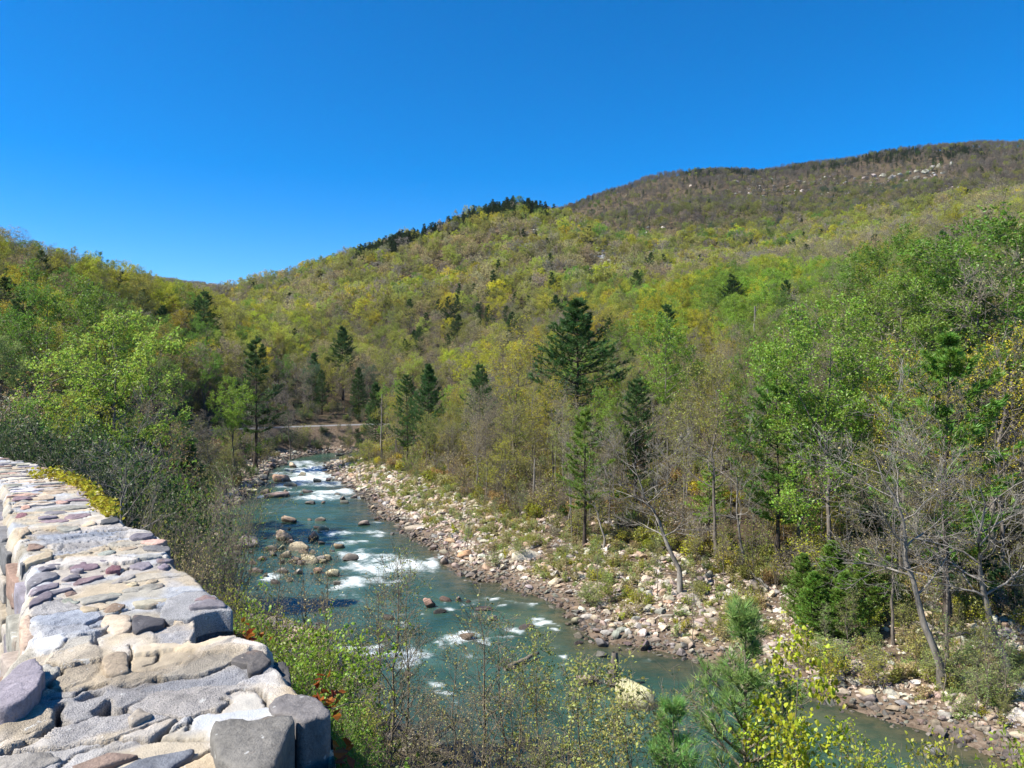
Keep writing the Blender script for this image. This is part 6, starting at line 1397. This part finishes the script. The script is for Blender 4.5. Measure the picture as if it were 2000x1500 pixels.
n = 2600; X = rg.uniform(-14, 12, n); Y = rg.uniform(3.5, 32, n); sd = poly_sd(RIVER, X, Y); v = (X - WALL_P[0]) * WALL_N[0] + (Y - WALL_P[1]) * WALL_N[1]
ok = (v > .35) & (sd > .8) & (np.hypot(X, Y) > 9.5); X, Y = X[ok], Y[ok]
ground_cover('slope_weeds', (X, Y), [vary(random.choice([GREEN, OLIVE, TAN, TAN, RUSSET, OLIVE]), .2) for _ in X], rg.uniform(.4, 1.1, len(X)), HS, 'weeds and dry stalks covering the slope below the wall', 'weeds')

# ------------------------------------------------------------------ dead wood, creeper, weed, pylon, cliffs
def stick_mesh(seed, L, r, forks=3):
    rng = np.random.default_rng(seed); M = Mesh3(); P = np.zeros((1, 7, 3)); P[0, :, 0] = np.linspace(0, L, 7); P[0, :, 1:] = np.cumsum(rng.normal(0, .03 * L, (7, 2)), 0); R = r * np.linspace(1, .35, 7)[None]
    tubes(M, P, R, 6)
    if forks:
        P1, R1 = grow(P, R, forks, .3, .95, lambda t: .35 * L + 0 * t, 40, 0, 4, rng, .6, .15, .3); tubes(M, P1, R1, 4)
    return M.build('branch', M_TWIG)
ST_ = [stick_mesh(800 + i, 1.6, .02 + .006 * i, 3) for i in range(5)]
bp = GH(835, 1462); pile = empty('brush_pile', bp); tag(pile, 'tangled pile of dry flood debris branches on the near left shore', 'brush pile')
for i in range(64):
    a = random.uniform(0, 6.28); rr_ = abs(random.gauss(0, 1.2)); x, y = rr_ * 1.5 * math.cos(a), rr_ * .8 * math.sin(a)
    o = add_obj('branch', random.choice(ST_), pile, (x - .6, y, gz(bp[0] + x, bp[1] + y) - bp[2] + random.uniform(.02, .5) * math.exp(-rr_)))
    o.rotation_euler = (random.uniform(0, 6), random.gauss(0, .28), random.uniform(0, 6.28)); o.scale = (random.uniform(.6, 1.5),) * 3
def log(p, q, r, mat, label, name='fallen_log', forks=2):
    p, q = Vector(p), Vector(q); L = (q - p).length; rng = np.random.default_rng(int(L * 100)); M = Mesh3()
    P = np.zeros((1, 9, 3)); P[0] = np.outer(np.linspace(0, 1, 9), np.array(q - p)); P[0, 1:-1] += rng.normal(0, .012 * L, (7, 3)); R = r * np.linspace(1, .55, 9)[None] * rng.uniform(.92, 1.08, (1, 9)); tubes(M, P, R, 9)
    if forks: P1, R1 = grow(P, R, forks, .4, .95, lambda t: .22 * L + 0 * t, 50, .1, 4, rng, .5, .15, .3); tubes(M, P1, R1, 5)
    n = M.n; M.add(P[0, :1], np.zeros((0, 3), int)); M.F.append(np.array([[i, (i + 1) % 9, n] for i in range(9)][::-1])); M.add(P[0, -1:], np.zeros((0, 3), int)); M.F.append(np.array([[72 + i, 72 + (i + 1) % 9, n + 1] for i in range(9)]))
    o = add_obj(name, M.build(name, mat), None, p); tag(o, label, 'log'); return o
def lift(px, py, dz): x, y, z = GH(px, py); return (x, y, z + dz)
log(lift(985, 1312, .12), lift(1052, 1288, .3), .16, M_TWIG, 'brown driftwood log lying in the lower riffle', 'driftwood_log')
log(lift(1440, 1108, .3), lift(1500, 1158, .35), .15, M_PALE, 'fallen grey log on the boulders right of the wide bare sycamore')
log(lift(538, 932, .3), lift(553, 947, .35), .14, M_PALE, 'short pale log wedged between the left ledge rocks', forks=0)
log(lift(1830, 1255, .25), lift(1905, 1248, .3), .07, M_BARK, 'thin fallen branch behind the leaning sycamore')
log(lift(655, 893, .3), lift(700, 886, .4), .2, M_PALE, 'pale drift log on the shore at the river bend')
x, y, z = GH(1196, 1342); M = Mesh3(); rng = np.random.default_rng(9); P, R = trunk_line(1.5, .3, 6, rng, .03, (.12, 0), .5); tubes(M, P, R, 8); P1, R1 = grow(P, R, 5, .0, .35, lambda t: .7 + 0 * t, 75, -.2, 4, rng, .5, .2, .3); tubes(M, P1, R1, 5)
tag(add_obj('stump', M.build('stump', M_BARK), None, (x, y, z + .2)), 'dark broken stump standing by the big mossy slab', 'stump')
# creeper with yellow leaves over the wall's outer edge
C = Mesh3(); W = Mesh3(); rng = np.random.default_rng(17)
line = np.array([(52, 926), (100, 926), (125, 936), (155, 948), (172, 962), (182, 980), (196, 992), (212, 1002)], float); t = rng.uniform(0, 7, 1500); i = t.astype(int); q = line[i] + (line[i + 1] - line[i]) * (t - i)[:, None] + rng.normal(0, 2.2, (1500, 2))
cc = np.array([[*ONZ(a, b, WTOP + .03), WTOP + .03] for a, b in q]); cc += rng.normal(0, .025, cc.shape) + np.array([.02, .02, 0]); org = cc.mean(0)
leaves(C, cc - org, .032, rng, .6, .7)
lc = np.array([[*ONZ(a, b, WTOP), WTOP + .01] for a, b in line]) - org; tubes(W, lc[None], np.full((1, len(lc)), .006), 4)
ce = empty('creeper', org); tag(ce, 'yellow-leaved creeper trailing over the far outer edge of the wall', 'creeper'); add_obj('stem', W.build('creeper_stem', M_TWIG), ce); o = add_obj('foliage', C.build('creeper_leaves', M_LEAF, False), ce); o['col'] = [.36, .32, .03]
# reddish vine leaves beside the wall
C = Mesh3(); W = Mesh3(); pts = [(470, 1236, 0), (485, 1240, 0), (630, 1360, 0), (636, 1375, 0), (612, 1490, 0), (640, 1495, 0), (655, 1470, 0)]
cc = np.array([[*ONZ(a, b, WTOP - .35), WTOP - .35] for a, b, _ in pts for _k in range(16)]); cc += rng.normal(0, .035, cc.shape); org = cc.mean(0); leaves(C, cc - org, .045, rng, .5, .6)
ce = empty('vine', org); tag(ce, 'withered reddish vine leaves hanging beside the outer wall stones', 'vine'); o = add_obj('foliage', C.build('vine_leaves', M_LEAF, False), ce); o['col'] = [.30, .09, .02]
add_obj('stem', stick_mesh(831, .35, .004, 2), ce, (-.1, .05, -.05))
# weed on the road shoulder
x, y = ONZ(22, 1202, 14.36)
plant(KD['dense0'], 'weed', (x, y, 14.34), .14, 'small green weed growing at the foot of the wall on the road side', 'weed', (.16, .26, .03), None, None, 1.3, (0, 0), 'stem', 'foliage')
x, y = ONZ(8, 1030, 14.36)
plant(KD['dense0'], 'weed', (x, y, 14.3), .2, 'green weed further along the foot of the wall', 'weed', (.13, .2, .03), None, None, 1.3, (0, 0), 'stem', 'foliage')
# pylon on the far ridge
x, y, z = PX(456, 580, 1235); z = gz(x, y); M = Mesh3()
pe = empty('power_pylon', (x, y, z)); tag(pe, 'tiny two-legged power pylon on the distant ridge in the valley gap', 'pylon')
for s_ in (-3, 3):
    Mx = Mesh3(); P = np.array([[[s_, 0, -1], [s_, 0, 26]]], float); tubes(Mx, P, np.array([[.5, .4]]), 5); add_obj('leg', Mx.build('pylon_leg', M_BARK), pe)
Mx = Mesh3(); tubes(Mx, np.array([[[-7.5, 0, 23], [7.5, 0, 23]]], float), np.array([[.45, .45]]), 5); add_obj('crossarm', Mx.build('pylon_arm', M_BARK), pe)
# cliff outcrops below the crest of the mountain
CL = [(1438, 352, 20, 6), (1462, 349, 16, 7), (1484, 347, 18, 7), (1506, 346, 14, 6), (1350, 360, 12, 5), (1226, 380, 12, 6), (1244, 378, 10, 5), (1672, 345, 14, 8), (1690, 343, 16, 9), (1708, 340, 14, 9), (1724, 340, 16, 8), (1742, 342, 16, 9), (1760, 338, 14, 8), (1776, 334, 16, 8), (1792, 330, 14, 9),
      (1806, 332, 16, 12), (1820, 326, 14, 12), (1834, 322, 16, 11), (1848, 324, 14, 11), (1842, 334, 14, 10), (1826, 340, 16, 9), (1808, 346, 12, 8), (1858, 318, 12, 8), (1790, 342, 12, 7), (1770, 350, 12, 6), (1692, 372, 10, 5), (1622, 390, 10, 5), (1560, 350, 12, 5), (1590, 352, 10, 4)]
for k, (px, py, w_, h_) in enumerate(CL):
    x, y, z = GH(px, py + 6); s_ = w_ * y / FPX * .55; y -= 6; x = (px - 1000) * y / FPX
    o = add_obj('rock_outcrop', ROCKS[k % 12], None, (x, y, EYE + (HOR - py) * y / FPX - 2)); o.scale = (s_, s_ * .6, h_ * y / FPX * .9); o.rotation_euler = (random.uniform(-.3, .3), random.uniform(-.35, .35), random.uniform(-.8, .8)); o['col'] = [float(v) for v in vary((.25, .23, .20), .2)]
    tag(o, None, 'rock outcrop', 'cliff outcrops below the mountain crest')
    o['label'] = '' or 'pale cliff rock in the left cliff group below the crest' if px < 1300 else 'pale cliff rock in the middle cliff band below the crest pines' if px < 1650 else 'pale cliff rock in the largest cliff group near the right crest' if py < 365 else 'pale isolated rock below the right cliff group'
me = bpy.data.meshes.new('scree'); sp = []
for _ in range(420):
    px, py = random.gauss(1235, 48), random.gauss(500, 26); sp.append(GH(px, py))
for _ in range(120): sp.append(GH(random.gauss(1080, 30), random.gauss(452, 10)))
for _ in range(160): sp.append(GH(random.uniform(1420, 1880), random.gauss(372, 14)))
sp = np.array(sp); me.vertices.add(len(sp)); me.vertices.foreach_set('co', (sp + [0, 0, .4]).astype(np.float32).ravel()); color_attr(me, 'col', [vary((.40, .37, .33), .2) for _ in sp])
s_ = rg.uniform(.8, 2.6, len(sp)); 
for nm, ar in (('scl', np.c_[s_ * 1.3, s_, s_ * .8]), ('rot', rg.uniform(0, 6.28, (len(sp), 3)) * [.06, .06, 1])):
    a = me.attributes.new(nm, 'FLOAT_VECTOR', 'POINT'); a.data.foreach_set('vector', ar.astype(np.float32).ravel())
a = me.attributes.new('idx', 'INT', 'POINT'); a.data.foreach_set('value', rg.integers(0, 6, len(sp)).astype(np.int32))
tag(scatter('scree', me, [bpy.data.objects.new('stone_source', m) for m in PEBB]), 'pale scree stones showing between trees on the ridge', 'scree', kind='stuff')

# ------------------------------------------------------------------ the air over the valley
bm = bmesh.new(); bmesh.ops.create_cube(bm, size=1.0)
for v in bm.verts: v.co = Vector((v.co.x * 3900, 0.0 + v.co.y * 3900, 160 + v.co.z * 330))
hm = bpy.data.meshes.new('haze'); bm.to_mesh(hm); bm.free()
hz = add_obj('haze', hm); tag(hz, 'thin spring haze in the air of the valley', 'haze', kind='stuff')
t = NT('thin_haze'); pv = t.n('ShaderNodeVolumePrincipled'); pv.inputs['Density'].default_value = HAZE
pv.inputs['Color'].default_value = (.80, .88, 1.0, 1); pv.inputs['Anisotropy'].default_value = .2; t.l(pv.outputs[0], t.out.inputs['Volume']); hm.materials.append(t.m)
